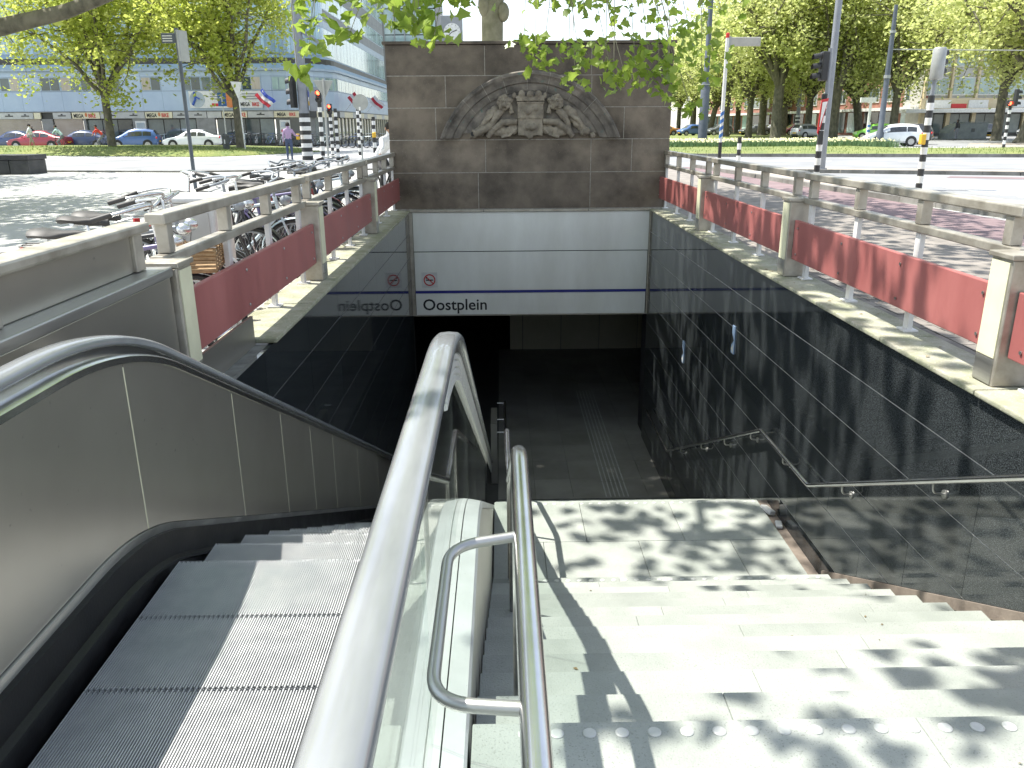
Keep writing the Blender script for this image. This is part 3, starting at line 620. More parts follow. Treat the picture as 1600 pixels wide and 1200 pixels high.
def curve(p0, p1, r, n_=5, bow=.12, up=0):
    p0, p1 = Vector(p0), Vector(p1); L = (p1 - p0).length; d = Vector((r.uniform(-1, 1), r.uniform(-1, 1), r.uniform(-.4, 1))) * bow * L + Vector((0, 0, up * L))
    return [p0 + (p1 - p0) * t + d * 4 * t * (1 - t) + Vector((r.uniform(-1, 1), r.uniform(-1, 1), r.uniform(-1, 1))) * .02 * L * (1 if 0 < t < 1 else 0) for t in [i / n_ for i in range(n_ + 1)]]
def tree(name, label, loc, seed, rad=.28, fork=3.6, crown=(5.5, 5.5, 4.5), cz=8.5, limbs=7, subs=7, nleaf=14000, lsize=.24, leafmat='leaf', bark='bark', group=None, clump=.85, lean=(0, 0), cat='tree', extra=(), droop=.15):
    r = random.Random(seed); t = thing(name, label, cat, loc, group); x, y, z = loc; b = B()
    top = Vector((x + lean[0], y + lean[1], fork + z)); tp = [Vector((x, y, z - .1)), Vector((x + lean[0] * .1, y + lean[1] * .1, z + .35)), Vector((x + lean[0] * .5 + r.uniform(-.06, .06), y + lean[1] * .5, z + fork * .55)), top]
    b.tube(tp, [rad * 1.35, rad * 1.02, rad * .9, rad * .88], 12); tips = []
    for i in range(limbs):
        a = 2 * pi * (i + r.uniform(-.3, .3)) / limbs; el = r.uniform(.1, 1.25) if i else 1.5; k = r.uniform(.62, .92)
        e = Vector((x + crown[0] * k * cos(a) * cos(el), y + crown[1] * k * sin(a) * cos(el), z + cz + crown[2] * k * (sin(el) * 1.1 - .35)))
        st_ = top - Vector((0, 0, r.uniform(0, .25) * fork * .5)); c = curve(st_, e, r, 6, .1, .1); b.tube(c, [rad * (.55 - .46 * q / 6) for q in range(7)], 7); tips += [c[4], c[5], c[6]]
        for j in range(subs):
            s0 = c[r.randint(2, 6)]; dv = Vector((r.gauss(0, 1), r.gauss(0, 1), r.gauss(.25, .7))); e2 = s0 + dv.normalized() * r.uniform(.25, .62) * crown[0]
            q = Vector(((e2.x - x) / crown[0], (e2.y - y) / crown[1], (e2.z - z - cz) / crown[2])); L = q.length
            if L > 1: q /= L; e2 = Vector((x + q.x * crown[0], y + q.y * crown[1], z + cz + q.z * crown[2]))
            c2 = curve(s0, e2, r, 4, .12); b.tube(c2, [rad * (.16 - .03 * q2) for q2 in range(5)], 5); tips += [c2[2], c2[3], c2[4], c2[4]]
    for path, rr in extra: b.tube(path, [rr * (1 - .6 * q / (len(path) - 1)) for q in range(len(path))], 9)
    b.build('trunk', bark, t, smooth=60)
    rg = np.random.default_rng(seed); T = np.array([tuple(p) for p in tips]); n1 = nleaf
    pick = T[rg.integers(0, len(T), n1)]; C_ = pick + rg.normal(size=(n1, 3)) * np.array([1, 1, .75]) * clump * rg.uniform(.4, 1.0, size=(n1, 1)) - np.array([0, 0, droop])
    leaf_object('crown', C_, lsize, leafmat, t, seed); return t
# two street trees on the left verge
TA = tree('street_tree', 'young leafy tree on the left verge before the beige shutters', (-25.2, 55, .1), 11, .27, 3.6, (7.6, 6.5, 5.6), 8.6, 10, 11, 17000, .25, 'leaf', clump=.8)
TB = tree('street_tree', 'leafy tree on the verge in front of the white shop banner', (-16.9, 55, .1), 12, .26, 3.5, (6, 5.5, 5.4), 8.7, 10, 11, 15000, .25, 'leaf', clump=.8)
# big plane behind the monument wall; its drooping branches hang over the stairwell
r = random.Random(5); br = []; near = []
trunk_top = Vector((-.15, 19, 6.2))
HANG = [(-2.25, 10, 3.0, .2), (-2.05, 9.8, 2.75, .15), (-1.9, 10, 3.1, .22), (-1.55, 9.6, 3.0, .25), (-1.25, 9.8, 2.98, .2), (-1.2, 10.2, 2.75, .12), (-.95, 10.3, 3.1, .25), (-.95, 10.4, 2.72, .16), (-.75, 10.2, 2.6, .13), (-.6, 10.4, 3.05, .22), (-.4, 10.6, 3.15, .2), (-2.2, 10.1, 2.45, .12), (-2.35, 10.1, 2.2, .1), (-1.0, 10.5, 2.95, .3), (-.2, 11, 3.2, .2), (-1.7, 10, 2.6, .12),
        (.3, 10.4, 2.55, .1), (.42, 10, 2.4, .15), (.5, 10, 2.32, .14), (.82, 10.2, 2.46, .12), (.93, 10, 2.3, .12), (.88, 10, 2.12, .11), (1.28, 10.4, 2.54, .17), (1.0, 10.3, 2.9, .12), (1.33, 10, 2.07, .12), (1.45, 10, 2.17, .12), (1.3, 10.2, 2.3, .08), (1.72, 10, 2.4, .14), (1.62, 10.2, 2.2, .15), (1.85, 10, 2.28, .17), (1.95, 10, 2.1, .15), (2.05, 10.2, 1.95, .13), (2.1, 10.3, 2.3, .18), (1.98, 10, 2.62, .2), (1.6, 10.6, 2.9, .2), (1.2, 10.8, 3.05, .22), (.8, 10.6, 3.05, .16), (.55, 10.8, 3.1, .18), (1.9, 10.5, 3.05, .25), (2.3, 10.4, 2.55, .22), (2.45, 10.4, 2.15, .18), (2.6, 10.5, 2.4, .2), (2.65, 10.5, 2.9, .22), (2.3, 10.2, 1.75, .1)]
b_hang = []
for x, y, z, s_ in HANG:
    p0 = Vector((x * .8 - .1, y + 1.0 + r.uniform(0, .6), 4.1 + r.uniform(0, .5))); c = curve(p0, (x, y, z), r, 5, .08, .12); b_hang.append((c, .009))
    n_ = int((4 + 15 * s_ / .2) * (1 if x < .1 else 1.35))
    for _ in range(n_): near.append((x + r.gauss(0, s_ * .75), y + r.gauss(0, s_), z + r.gauss(0, s_ * .55)))
    for q in c[2:5]:
        if r.random() < .45: near.append(tuple(q + Vector((r.gauss(0, .06), r.gauss(0, .06), r.gauss(0, .06)))))
main = [([(-.15, 19, 5.4), (-.6, 16, 6.1), (-1.2, 13, 5.4), (-1.3, 11, 4.5)], .16), ([(-.1, 19, 5.2), (.8, 16, 6.2), (1.5, 13.2, 5.4), (1.7, 11.2, 4.4)], .15), ([(-.6, 16, 6.1), (-1.4, 12, 6.6), (-1.9, 7.6, 6.1)], .09), ([(.8, 16, 6.2), (.2, 12.5, 6.9), (-.6, 9.5, 6.4)], .08),
        ([(-1.2, 13, 5.4), (-2.0, 11, 4.6), (-2.3, 10.2, 3.6)], .04), ([(1.5, 13.2, 5.4), (2.3, 11.2, 4.4), (2.5, 10.5, 3.2)], .04), ([(-.12, 19, 4.1), (-.62, 18.8, 5.6), (-2.4, 17.5, 7)], .2), ([(-.1, 19, 4.1), (.35, 19.1, 5.6), (2.2, 19.5, 7.4)], .2)]
TP = tree('plane_tree', 'stout plane tree trunk rising behind the monument wall, branches hanging over the stairs', (-.12, 19, 0), 21, .27, 4.6, (6.2, 6, 3.4), 8.6, 9, 8, 7000, .24, 'leaf_near', 'plane_bark', clump=.9, extra=main + b_hang)
kb = B().ball((.1, 18.9, 3.9), (.13, .18, .2), 14, 10).ball((-.3, 18.9, 4.05), (.14, .18, .26), 14, 10).build('burr', 'plane_bark', TP, smooth=True)
leaf_object('drooping_leaves', [p for p in near if p[0] < .1], .165, 'leaf_near', TP, 77, LOBED, .15); leaf_object('drooping_leaves', [p for p in near if p[0] >= .1], .11, 'leaf_near', TP, 76, LOBED, .15)
# leaf sprays of that plane over the landing, the granite wall and the near hall (they dapple the stairs)
def shade(targets, zc_, sd, dens=1.):
    rr = random.Random(sd); pts = []
    for x, y, z, rad_, n_ in targets:
        h_ = zc_ + rr.uniform(-.7, .7); k = h_ - z; cx_, cy_ = x - .456 * k, y + .16 * k
        for _ in range(int(n_ * dens)): pts.append((cx_ + rr.gauss(0, rad_), cy_ + rr.gauss(0, rad_), h_ + rr.gauss(0, .35)))
    return pts
tg = [(1.0, 6.0, -1.95, .35, 26), (1.7, 6.6, -1.95, .4, 34), (2.1, 6.1, -1.95, .35, 30), (.9, 6.9, -1.95, .3, 16), (2.3, 6.9, -1.95, .35, 30), (1.4, 5.8, -1.95, .3, 14)]
tg += [(2.62, y, z, .38, n_) for y, z, n_ in ((4.6, -.4, 16), (5.0, -1.0, 8), (5.4, -.2, 26), (5.9, -.8, 24), (6.3, .0, 34), (6.6, -1.2, 30), (7.0, -.4, 40), (7.4, -1.4, 36), (7.7, .3, 40), (8.2, -.8, 46), (8.8, -1.6, 40), (8.9, .1, 46), (9.5, -.9, 50), (10.1, -.2, 50), (10.6, -1.5, 50), (11.2, -.5, 50), (11.9, -1.2, 50), (12.5, .2, 50), (13.2, -.8, 50), (13.6, .2, 40))]
tg += [(x, y, ZF, .65, 420) for x in (.4, 1.2, 2.0) for y in (10.4, 11.4, 12.2, 13)]
tg += [(x + RND.uniform(-.3, .3), y, 0, .55, 75) for x in (3.4, 4.4, 5.5, 6.6, 7.6) for y in (7.2, 8.6, 10, 11.6, 13.2, 15, 17) if y > x * .8]
tg += [(3.2, 5.8, 0, .35, 20), (4.2, 5.4, 0, .35, 20), (5.2, 6.2, 0, .4, 26)]
leaf_object('leaf_sprays', shade(tg, 9.0, 3), .21, 'leaf_near', TP, 78, LOBED, .5)
# tree left of the plaza (its limb crosses the top left corner) and one behind the viewer
limb = [((-14, 17, 3.0), (-12, 17, 3.05), (-9.6, 17, 3.45), (-8.3, 17, 3.72), (-7.2, 16.9, 4.05), (-5.6, 16.5, 4.9))]
TL = tree('plane_tree', 'big plane tree at the left whose thick limb crosses the corner of the view', (-14.2, 17, 0), 31, .42, 3.4, (7.5, 6, 3), 7.6, 10, 9, 10500, .26, 'leaf', 'bark', clump=.9, extra=[(limb[0], .21)])
TL2 = tree('plane_tree', 'plane tree shading the far left of the plaza', (-21.5, 26.5, 0), 32, .36, 3.4, (7.5, 7, 3), 7.6, 9, 8, 10500, .27, 'leaf', 'bark', clump=.95)
tg = [(.75, 1.95, 0, .16, 9), (.95, 1.75, 0, .2, 12), (1.35, 2.5, -.2, .28, 26), (1.7, 2.25, -.15, .3, 30), (2.1, 1.7, 0, .3, 34), (1.9, 1.3, 0, .25, 22), (1.5, 1.6, 0, .2, 10), (2.3, 2.3, -.2, .25, 22), (2.4, 2.9, -.4, .2, 10), (1.2, 1.2, 0, .2, 10), (-.2, 2.15, .9, .1, 5), (-.2, 1.95, .9, .08, 4), (1.75, 4.9, -1.4, .12, 4), (2.35, 5.0, -1.5, .2, 8), (2.62, 3.3, -.1, .12, 4), (2.62, 4.2, -.3, .15, 7)]
br2 = [([(-4.2, -2.2, 4.4), (-3, 0, 5.6), (-1.6, 2, 6.0), (-.9, 3.2, 6.0)], .08), ([(-1.6, 2, 6.0), (-1.2, 2.9, 6.2), (-.6, 3.1, 6.3)], .03)]
TV = tree('plane_tree', 'plane tree beside the viewer casting leaf shadows on the upper steps', (-4.4, -2.6, 0), 33, .34, 4.2, (3.4, 3.4, 2.4), 8.2, 7, 6, 3000, .2, 'leaf_near', 'plane_bark', clump=.7, extra=br2)
leaf_object('leaf_sprays', shade(tg, 5.9, 9), .16, 'leaf_near', TV, 79, LOBED, .5)
# park trees on the right: three kinds, then individuals
P1 = tree('park_tree', 'park tree nearest the container with a forked trunk', (43, 72.5, 0), 41, .42, 4.6, (9, 8.5, 7), 10.5, 10, 11, 12500, .34, 'leaf_pale', 'bark', 'park trees beyond the road', clump=1.1)
P2 = tree('park_tree', 'park tree leaning at the right edge of the view', (40.3, 64.5, 0), 42, .5, 4.4, (9, 9, 7), 10.8, 10, 11, 12500, .34, 'leaf_pale', 'bark', 'park trees beyond the road', clump=1.1, lean=(1.2, 0))
P3 = tree('park_tree', 'straight park tree right behind the flower bed', (28.2, 86, 0), 43, .55, 5.2, (8, 8, 7), 11.5, 10, 11, 12500, .36, 'leaf_pale', 'bark', 'park trees beyond the road', clump=1.1)
for src, px_, Y_, rz_, sc, lab in ((P3, 1133, 104, .8, .95, 'park tree left of the blue-white signpost top'), (P1, 1170, 96, 2.1, .9, 'park tree with thick trunk left of the double lamp'), (P3, 1190, 112, 3.3, .95, 'slim park tree just right of the signpost arm'),
        (P2, 1224, 110, 1.2, .85, 'park tree partly behind the double lamp'), (P1, 1262, 92, 4.2, .95, 'park tree between the double lamp and the traffic light'), (P3, 1302, 84, 5.1, .9, 'park tree just right of the grey mast'), (P2, 1345, 90, 3.6, .9, 'park tree in front of the brick house'), (P1, 1396, 82, .4, .95, 'park tree right of the bare lamp mast'),
        (P2, 1108, 128, .5, .9, 'far park tree beside the dark lamp post'), (P3, 1082, 134, 2.6, .9, 'far park tree nearest the monument wall'), (P1, 1060, 140, 5.5, .9, 'farthest park tree glimpsed beside the wall edge'), (P3, 1152, 138, 4.4, .85, 'slender far park tree behind the bollard'), (P2, 1232, 130, 2.2, .85, 'far park tree behind the lamp base')):
    d_ = Y_ * .952 + .49; dup(src, ((px_ - 781) * d_ / 1260, Y_, 0), rz_, lab, scale=sc)
# a few fallen bits of leaf and bud scale on the steps, landing and coping
rr = random.Random(17); fl = B()
for _ in range(40):
    k = rr.randrange(14); y = Y0 + k * RUN - rr.uniform(.02, .28) if k < 13 else rr.uniform(5.7, 7.1); z = (-.15 * k if k < 13 else -1.95) + .003 + (.008 if k == 0 else 0); x = rr.uniform(.1, 2.45); s_ = rr.uniform(.005, .012); a = rr.uniform(0, 6.28)
    fl.add([(x + s_ * cos(a), y + s_ * sin(a), z), (x - s_ * .5 * sin(a), y + s_ * .5 * cos(a), z + .004), (x - s_ * cos(a), y - s_ * sin(a), z), (x + s_ * .5 * sin(a), y - s_ * .5 * cos(a), z + .001)], [(0, 1, 2, 3)])
for _ in range(90):
    x = rr.choice((rr.uniform(2.62, 2.95), rr.uniform(3.0, 3.9))); y = rr.uniform(3, 13); z = .206 if x < 2.97 else .028; s_ = rr.uniform(.008, .025); a = rr.uniform(0, 6.28)
    fl.add([(x + s_ * cos(a), y + s_ * sin(a), z), (x - s_ * .5 * sin(a), y + s_ * .5 * cos(a), z + .005), (x - s_ * cos(a), y - s_ * sin(a), z), (x + s_ * .5 * sin(a), y - s_ * .5 * cos(a), z + .001)], [(0, 1, 2, 3)])
pbr('dry_leaf', (.14, .1, .05), (.25, .19, .09), 30, .8)
tag(fl.build('fallen_leaves', 'dry_leaf'), 'small dry leaf scraps scattered over the steps and the right coping', 'leaves', None, 'stuff')
# ------------------------------------------------------------------ buildings
pbr('blue_panel', (.36, .45, .57), (.42, .51, .62), .6, .4, .1, 0, rnd=.05)
pbr('blue_frame', (.3, .38, .47), (.36, .44, .52), 2, .45)
pbr('blue_roof', (.2, .31, .38), (.27, .38, .44), .7, .5)
pbr('window_glass', (.05, .07, .075), (.1, .13, .13), .5, .06, 0, 0, rnd=.5, spec=.8)
pbr('green_glass', (.22, .32, .32), (.36, .46, .44), .6, .08, 0, 0, rnd=.3, spec=.8)
pbr('blue_glass', (.24, .38, .52), (.38, .53, .64), .6, .1, 0, 0, rnd=.25, spec=.8)
pbr('curtain', (.42, .36, .28), (.55, .5, .42), 4, .8, 0, 0, rnd=.2, stretch=(6, 6, .3))
pbr('shutter', (.36, .3, .24), (.42, .36, .3), 1.2, .6)
pbr('fascia', (.42, .42, .4), (.5, .5, .48), 2, .5, 0, 0, rnd=.06)
pbr('sign_cream', (.68, .62, .42), (.72, .66, .48), 2, .5)
pbr('shop_dark', (.035, .035, .035), (.06, .058, .055), 1, .5)
pbr('grey_stone', (.2, .2, .19), (.27, .27, .26), 2, .7)
pbr('orange', (.55, .15, .04), (.6, .3, .12), 1, .5)
pbr('photo_grey', (.3, .36, .4), (.5, .55, .58), 1.2, .5)
pbr('red_brick', (.24, .105, .075), (.32, .16, .12), 1.5, .85, 0, .2, 40)
pbr('ochre', (.52, .43, .27), (.58, .5, .34), 2, .7)
pbr('concrete', (.4, .39, .36), (.5, .49, .45), 1.5, .8)
pbr('grey_wall', (.22, .23, .24), (.28, .29, .3), 1, .7)
pbr('sign_navy', (.03, .08, .35), (.04, .1, .4), 3, .5)
C0, CR = (-18.5, 74.5), 4.5; L1 = 62 - 18.5; LA = CR * pi / 2
def fp(s_):        # facade line: straight front, rounded corner, receding side; returns point and outward normal
    if s_ < L1: return Vector((-62 + s_, 70, 0)), Vector((0, -1, 0))
    if s_ < L1 + LA: a = -pi / 2 + (s_ - L1) / CR; return Vector((C0[0] + CR * cos(a), C0[1] + CR * sin(a), 0)), Vector((cos(a), sin(a), 0))
    return Vector((-14, 74.5 + s_ - L1 - LA, 0)), Vector((1, 0, 0))
def X2S(x): return x + 62
def fac(par, name, mat, s0, s1, z0, z1, out=0., th=.08, gap=.012):
    p0, n0 = fp(s0); p1, n1 = fp(s1); p0 += n0 * out; p1 += n1 * out; d = (p1 - p0); L = d.length; c = (p0 + p1) / 2; nn = (n0 + n1).normalized()
    b = B().obox((c.x - nn.x * th / 2, c.y - nn.y * th / 2, (z0 + z1) / 2), (L - gap, th, z1 - z0 - gap), math.atan2(d.y, d.x)); return b.build(name, mat, par)
BB = thing('corner_building', 'blue-grey panelled corner building with shops below and a rounded corner', 'building', (-30, 76, 0))
B().box(-61.9, -18.6, 70.15, 90, 2.3, 6.9).box(-20, -14.2, 74.6, 116, 2.3, 6.9).lathe([(4.3, 2.3), (4.3, 6.9)], (C0[0], C0[1], 0), 32).build('core', 'shop_dark', BB)
B().box(-61.9, -18.6, 71.2, 90, 6.9, 15.9).box(-20, -15.2, 74.6, 116, 6.9, 15.9).lathe([(3.4, 6.9), (3.4, 15.9)], (C0[0], C0[1], 0), 32).build('upper_core', 'shop_dark', BB)
S_END = L1 + LA + 36; mods = []; s_ = 20.0
while s_ < L1 - .3: mods.append((s_, min(s_ + 1.62, L1))); s_ += 1.62
mods = [m for m in mods if m[1] - m[0] > .5]
for i in range(6): mods.append((L1 + LA * i / 6, L1 + LA * (i + 1) / 6))
s_ = L1 + LA
while s_ < S_END: mods.append((s_, s_ + 1.8)); s_ += 1.8
for k, (a, b) in enumerate(mods):
    arc = L1 - .1 < a < L1 + LA - .1; side = a > L1 + LA - .1; 
    fac(BB, 'facade_panel', 'blue_panel', a, b, 2.87, 4.39); fac(BB, 'facade_panel', 'blue_panel', a, b, 5.5, 5.92)
    if (k * 5 % 7 in (0, 3)) and not side and not arc: fac(BB, 'facade_panel', 'blue_panel', a, b, 4.4, 5.5)
    else:
        w_ = fac(BB, 'window', 'blue_frame', a, b, 4.4, 5.5, .0)
        for q in range(2):
            u0 = a + .07 + (b - a - .1) * q / 2; u1 = a + (b - a - .1) * (q + 1) / 2 + .02
            fac(w_, 'pane', 'green_glass' if (arc or side) else ('curtain' if (k * 3 + q) % 4 == 0 else 'window_glass'), u0, u1, 4.47, 5.43, .006, .03)
    fac(BB, 'eave', 'blue_frame', a, b, 5.925, 6.1, .22, .3, .004)
    # sloping roof skirt
    p0, n0 = fp(a); p1, n1 = fp(b); q0, q1 = p0 + n0 * .2, p1 + n1 * .2; r0, r1 = p0 - n0 * .9, p1 - n1 * .9
    B().add([(q0.x, q0.y, 6.1), (q1.x, q1.y, 6.1), (r1.x, r1.y, 7.2), (r0.x, r0.y, 7.2)], [(0, 1, 2, 3)]).build('roof_sheet', 'blue_roof', BB)
    for f_ in range(3):     # upper storeys
        z = 7.2 + 2.9 * f_
        if side and f_ > 0:
            fac(BB, 'facade_panel', 'grey_wall', a, b, z, z + .9, -.9); fac(BB, 'facade_panel', 'grey_wall', a, b, z + 2.4, z + 2.9, -.9)
        else: fac(BB, 'facade_panel', 'blue_frame', a, b, z + 2.35, z + 2.9, -.9); 
        w_ = fac(BB, 'window', 'blue_frame', a, b, z + (.9 if side and f_ else 0), z + (2.4 if side and f_ else 2.35), -.9)
        for q in range(3):
            u0 = a + .05 + (b - a - .08) * q / 3; u1 = a + (b - a - .08) * (q + 1) / 3 + .02
            fac(w_, 'pane', 'blue_glass' if not side else 'green_glass', u0, u1, z + (.97 if side and f_ else .08), z + (2.33 if side and f_ else 2.28), -.89, .03)
    fac(BB, 'soffit', 'grey_stone', a, b, 2.8, 2.865, .06, .5, 0)
# fascia boards and shop fronts
fronts = [(-42, -38.1, 'fascia'), (-38.05, -37.5, 'sign_cream'), (-36.5, -35.05, 'fascia'), (-34.95, -32.7, 'mega'), (-32.65, -29.05, 'fascia'), (-29.0, -26.8, 'mega'), (-26.75, -24.0, 'fascia'), (-23.95, -22.8, 'fascia'), (-22.73, -20.7, 'mega'), (-20.65, -18.52, 'fascia')]
def flat(par, name, mat, x0, x1, z0, z1, y): return B().box(x0, x1, y - .02, y, z0, z1).build(name, mat, par)
for x0, x1, m in fronts:
    o = fac(BB, 'sign_board', 'sign_cream' if m != 'fascia' else 'fascia', X2S(x0), X2S(x1), 2.3, 2.79, .05, .15)
    if m == 'mega':
        text('MEGA', .42, 'ink', o, (x0 + .12, 69.94, 2.39), (pi / 2, 0, 0), bold=.012, sx=.72); text('BIKE', .42, 'sign_red', o, (x0 + 1.32, 69.94, 2.39), (pi / 2, 0, 0), bold=.012, sx=.72)
        B().ball((x0 + 1.15, 69.93, 2.6), (.1, .015, .16), 8, 6).build('rider_mark', 'orange', o)
    elif x1 - x0 > 1.2:
        n_ = int((x1 - x0) / 1.2)
        for q in range(n_): xx = x0 + (x1 - x0) * (q + .5) / n_; flat(o, 'brand_mark', 'ink', xx - .32, xx + .32, 2.5, 2.57, 69.949); flat(o, 'brand_mark', 'ink', xx - .07, xx + .07, 2.6, 2.68, 69.949)
for k in range(6):
    a = L1 + LA * k / 6; o = fac(BB, 'sign_board', 'sign_cream' if k in (0, 1, 3, 4) else 'shop_dark', a, a + LA / 6, 2.3, 2.79, .05, .15)
for i in range(16): fac(BB, 'sign_board', 'sign_cream' if i % 3 else 'fascia', L1 + LA + 2.2 * i, L1 + LA + 2.2 * i + 2.15, 2.3, 2.79, .05, .15)
o = fac(BB, 'sign_board', 'sign_cream', X2S(-18.45), X2S(-18.4) + 1.6, 2.32, 2.78, .12, .05); text('MEGA', .36, 'ink', o, (-18.2, 69.8, 2.42), (pi / 2, 0, .12), bold=.01, sx=.7); text('BIKE', .36, 'sign_red', o, (-17.25, 69.92, 2.42), (pi / 2, 0, .25), bold=.01, sx=.7)
def shop(x0, x1, kind):
    if kind == 'shutter':
        g_ = B().box(x0, x1, 70.05, 70.12, 0, 2.3).build('roller_shutter', 'shutter', BB)
        for q in range(15): B().box(x0, x1, 70.035, 70.05, .06 + q * .15, .06 + q * .15 + .13).build('slat', 'shutter', g_)
    elif kind == 'pier': B().box(x0, x1, 69.98, 70.3, 0, 2.3).build('pier', 'grey_stone', BB)
    else:
        w_ = B().box(x0, x1, 70.25, 70.3, 0, 2.3).build('shop_window', 'shop_dark', BB); n_ = max(1, round((x1 - x0) / 1.3))
        for q in range(n_): B().box(x0 + (x1 - x0) * q / n_ + .04, x0 + (x1 - x0) * (q + 1) / n_ - .04, 70.2, 70.24, .3, 2.2).build('pane', 'window_glass', w_)
for a in ((-42, -37.6, 'shutter'), (-37.5, -36.6, 'pier'), (-36.5, -34.2, 'shutter'), (-34.1, -33.9, 'pier'), (-33.9, -30.2, 'glass'), (-30.1, -29, 'pier'), (-29, -25, 'glass'), (-24.9, -23.4, 'pier'), (-23.3, -18.6, 'glass')): shop(*a)
for k in range(6):
    a = L1 + LA * k / 6; fac(BB, 'shop_window' if k % 2 else 'pier', 'window_glass' if k % 2 else 'grey_stone', a, a + LA / 6, .1, 2.3, -.3)
for i in range(20): fac(BB, 'shop_window', 'window_glass', L1 + LA + 1.8 * i + .15, L1 + LA + 1.8 * i + 1.7, .3, 2.25, -.2); fac(BB, 'pier', 'sign_cream', L1 + LA + 1.8 * i - .12, L1 + LA + 1.8 * i + .14, 0, 2.3, -.1)
for x in (-29.9, -20.0 + 1.9):
    p_ = flat(BB, 'poster', 'white_paint', x, x + .85, .95, 2.1, 69.96); flat(p_, 'print_block', 'photo_grey', x + .1, x + .75, 1.55, 1.95, 69.938); flat(p_, 'print_block', 'sign_red', x + .1, x + .75, 1.15, 1.35, 69.938)
bn = thing('shop_banner', 'long white banner with two round pictures and red text on the blue facade', 'banner', (-22.2, 69.8, 3.07))
B().box(-25.2, -19.3, 69.78, 69.84, 3.07, 4.38).build('sheet', 'white_paint', bn)
def disc(par, name, mat, x, z, r_, y, half=None): B().lathe([(r_, 0), (r_, .01)], (x, y, z), 26, 'Y').build(name, mat, par)
disc(bn, 'round_picture', 'photo_grey', -24.55, 3.72, .62, 69.768); disc(bn, 'round_picture', 'orange', -21.9, 3.72, .64, 69.768)
pc = B().tube([(-24.75, 69.76, 4.15), (-24.7, 69.76, 3.75), (-24.95, 69.76, 3.3)], .1, 6).tube([(-24.7, 69.76, 3.95), (-24.35, 69.76, 3.75)], .06, 6).ball((-24.72, 69.76, 4.22), .11).build('cyclist_print', 'sign_navy', bn)
flat(bn, 'red_label', 'sign_red', -23.4, -22.5, 3.2, 3.42, 69.775)
for q in range(3): flat(bn, 'text_line', 'grey_wall', -23.5, -22.45 - .12 * q, 4.1 - .19 * q, 4.17 - .19 * q, 69.775)
for q in range(3): flat(bn, 'text_line', 'grey_wall', -20.9 + .1 * q, -19.5, 4.1 - .19 * q, 4.17 - .19 * q, 69.775)
text('MEGA', .4, 'ink', bn, (-21.1, 69.77, 3.2), (pi / 2, 0, 0), bold=.012, sx=.72); text('BIKE', .4, 'sign_red', bn, (-20.15, 69.77, 3.2), (pi / 2, 0, 0), bold=.012, sx=.72)
# dark glass tower and clock behind the monument wall
GT = thing('glass_tower', 'dark green glazed tower behind the wall, left of the clock', 'building', (-14, 132, 0))
B().box(-22, -9.5, 132.4, 150, 0, 26).build('core', 'shop_dark', GT); B().box(-16.5, -11.5, 131.4, 132.2, 10.2, 12.4).build('white_box', 'white_paint', GT)
for i in range(8):
    for j in range(7): B().box(-22 + 1.56 * i + .06, -22 + 1.56 * (i + 1) - .06, 132.2, 132.35, .3 + 3.6 * j, .3 + 3.6 * j + 3.45).build('pane', 'green_glass', GT)
    B().box(-22 + 1.56 * i - .06, -22 + 1.56 * i + .06, 132.05, 132.4, 0, 26).build('mullion', 'grey_wall', GT)
CK = thing('street_clock', 'round white clock on a dark box above the monument wall', 'clock', (-3.2, 60.3, 0))
B().box(-4.0, -2.5, 60.1, 60.9, 6.3, 8.75).build('housing', 'grey_wall', CK, bevel=.04); B().tube([(-3.2, 60.5, 0), (-3.2, 60.5, 6.3)], .12, 10).build('post', 'grey_wall', CK)
dl_ = B().lathe([(.57, 0), (.57, .06), (.53, .08)], (-3.2, 60.02, 7.68), 30, 'Y').build('dial', 'white_paint', CK, smooth=40)
for a, l_, w_ in ((70, .36, .05), (230, .46, .035)): B().obox((-3.2 + cos(radians(90 - a)) * l_ / 2, 60.0, 7.68 + sin(radians(90 - a)) * l_ / 2), (w_, .02, l_), 0, 0, radians(a)).build('hand', 'ink', dl_)
for k in range(12): a = 2 * pi * k / 12; B().obox((-3.2 + .48 * sin(a), 60.01, 7.68 + .48 * cos(a)), (.025, .01, .08), 0, 0, a).build('hour_mark', 'ink', dl_)
# brick house row on the right, receding
BR = thing('brick_house', 'red brick house row with white windows behind the park trees', 'building', (48, 125, 0))
p0 = Vector((47.5, 95, 0)); p1 = Vector((41, 172, 0)); dv = (p1 - p0); LB = dv.length; dv.normalize(); nv = Vector((-dv.y, dv.x, 0)); nv = nv if nv.x < 0 else -nv
def bfac(name, mat, s0, s1, z0, z1, out=0., th=.1, par=None):
    c = p0 + dv * (s0 + s1) / 2 + nv * (out - th / 2); return B().obox((c.x, c.y, (z0 + z1) / 2), (s1 - s0, th, z1 - z0), math.atan2(dv.y, dv.x)).build(name, mat, par or BR)
c = p0 + dv * LB / 2 - nv * 4.05; B().obox((c.x, c.y, 6.5), (LB, 8, 13), math.atan2(dv.y, dv.x)).build('wall', 'red_brick', BR)
bfac('cornice', 'white_paint', 0, LB, 13, 13.4, .3, 8.8); bfac('shop_canopy', 'white_paint', 0, LB, 2.9, 3.25, .9, 1.0)
for i in range(int(LB / 4.2)):
    s0 = .8 + 4.2 * i; bfac('shop_window', 'window_glass' if i % 3 else 'green_glass', s0, s0 + 3.4, .3, 2.8, .03, .06)
    for z in (3.9, 7.0, 10):
        w_ = bfac('window', 'white_paint', s0 + .3, s0 + 2.9, z, z + 1.75, .05, .1)
        for q in range(3): bfac('pane', 'window_glass', s0 + .3 + .1 + .84 * q, s0 + .3 + .82 + .84 * q, z + .12, z + 1.63, .07, .04, w_)
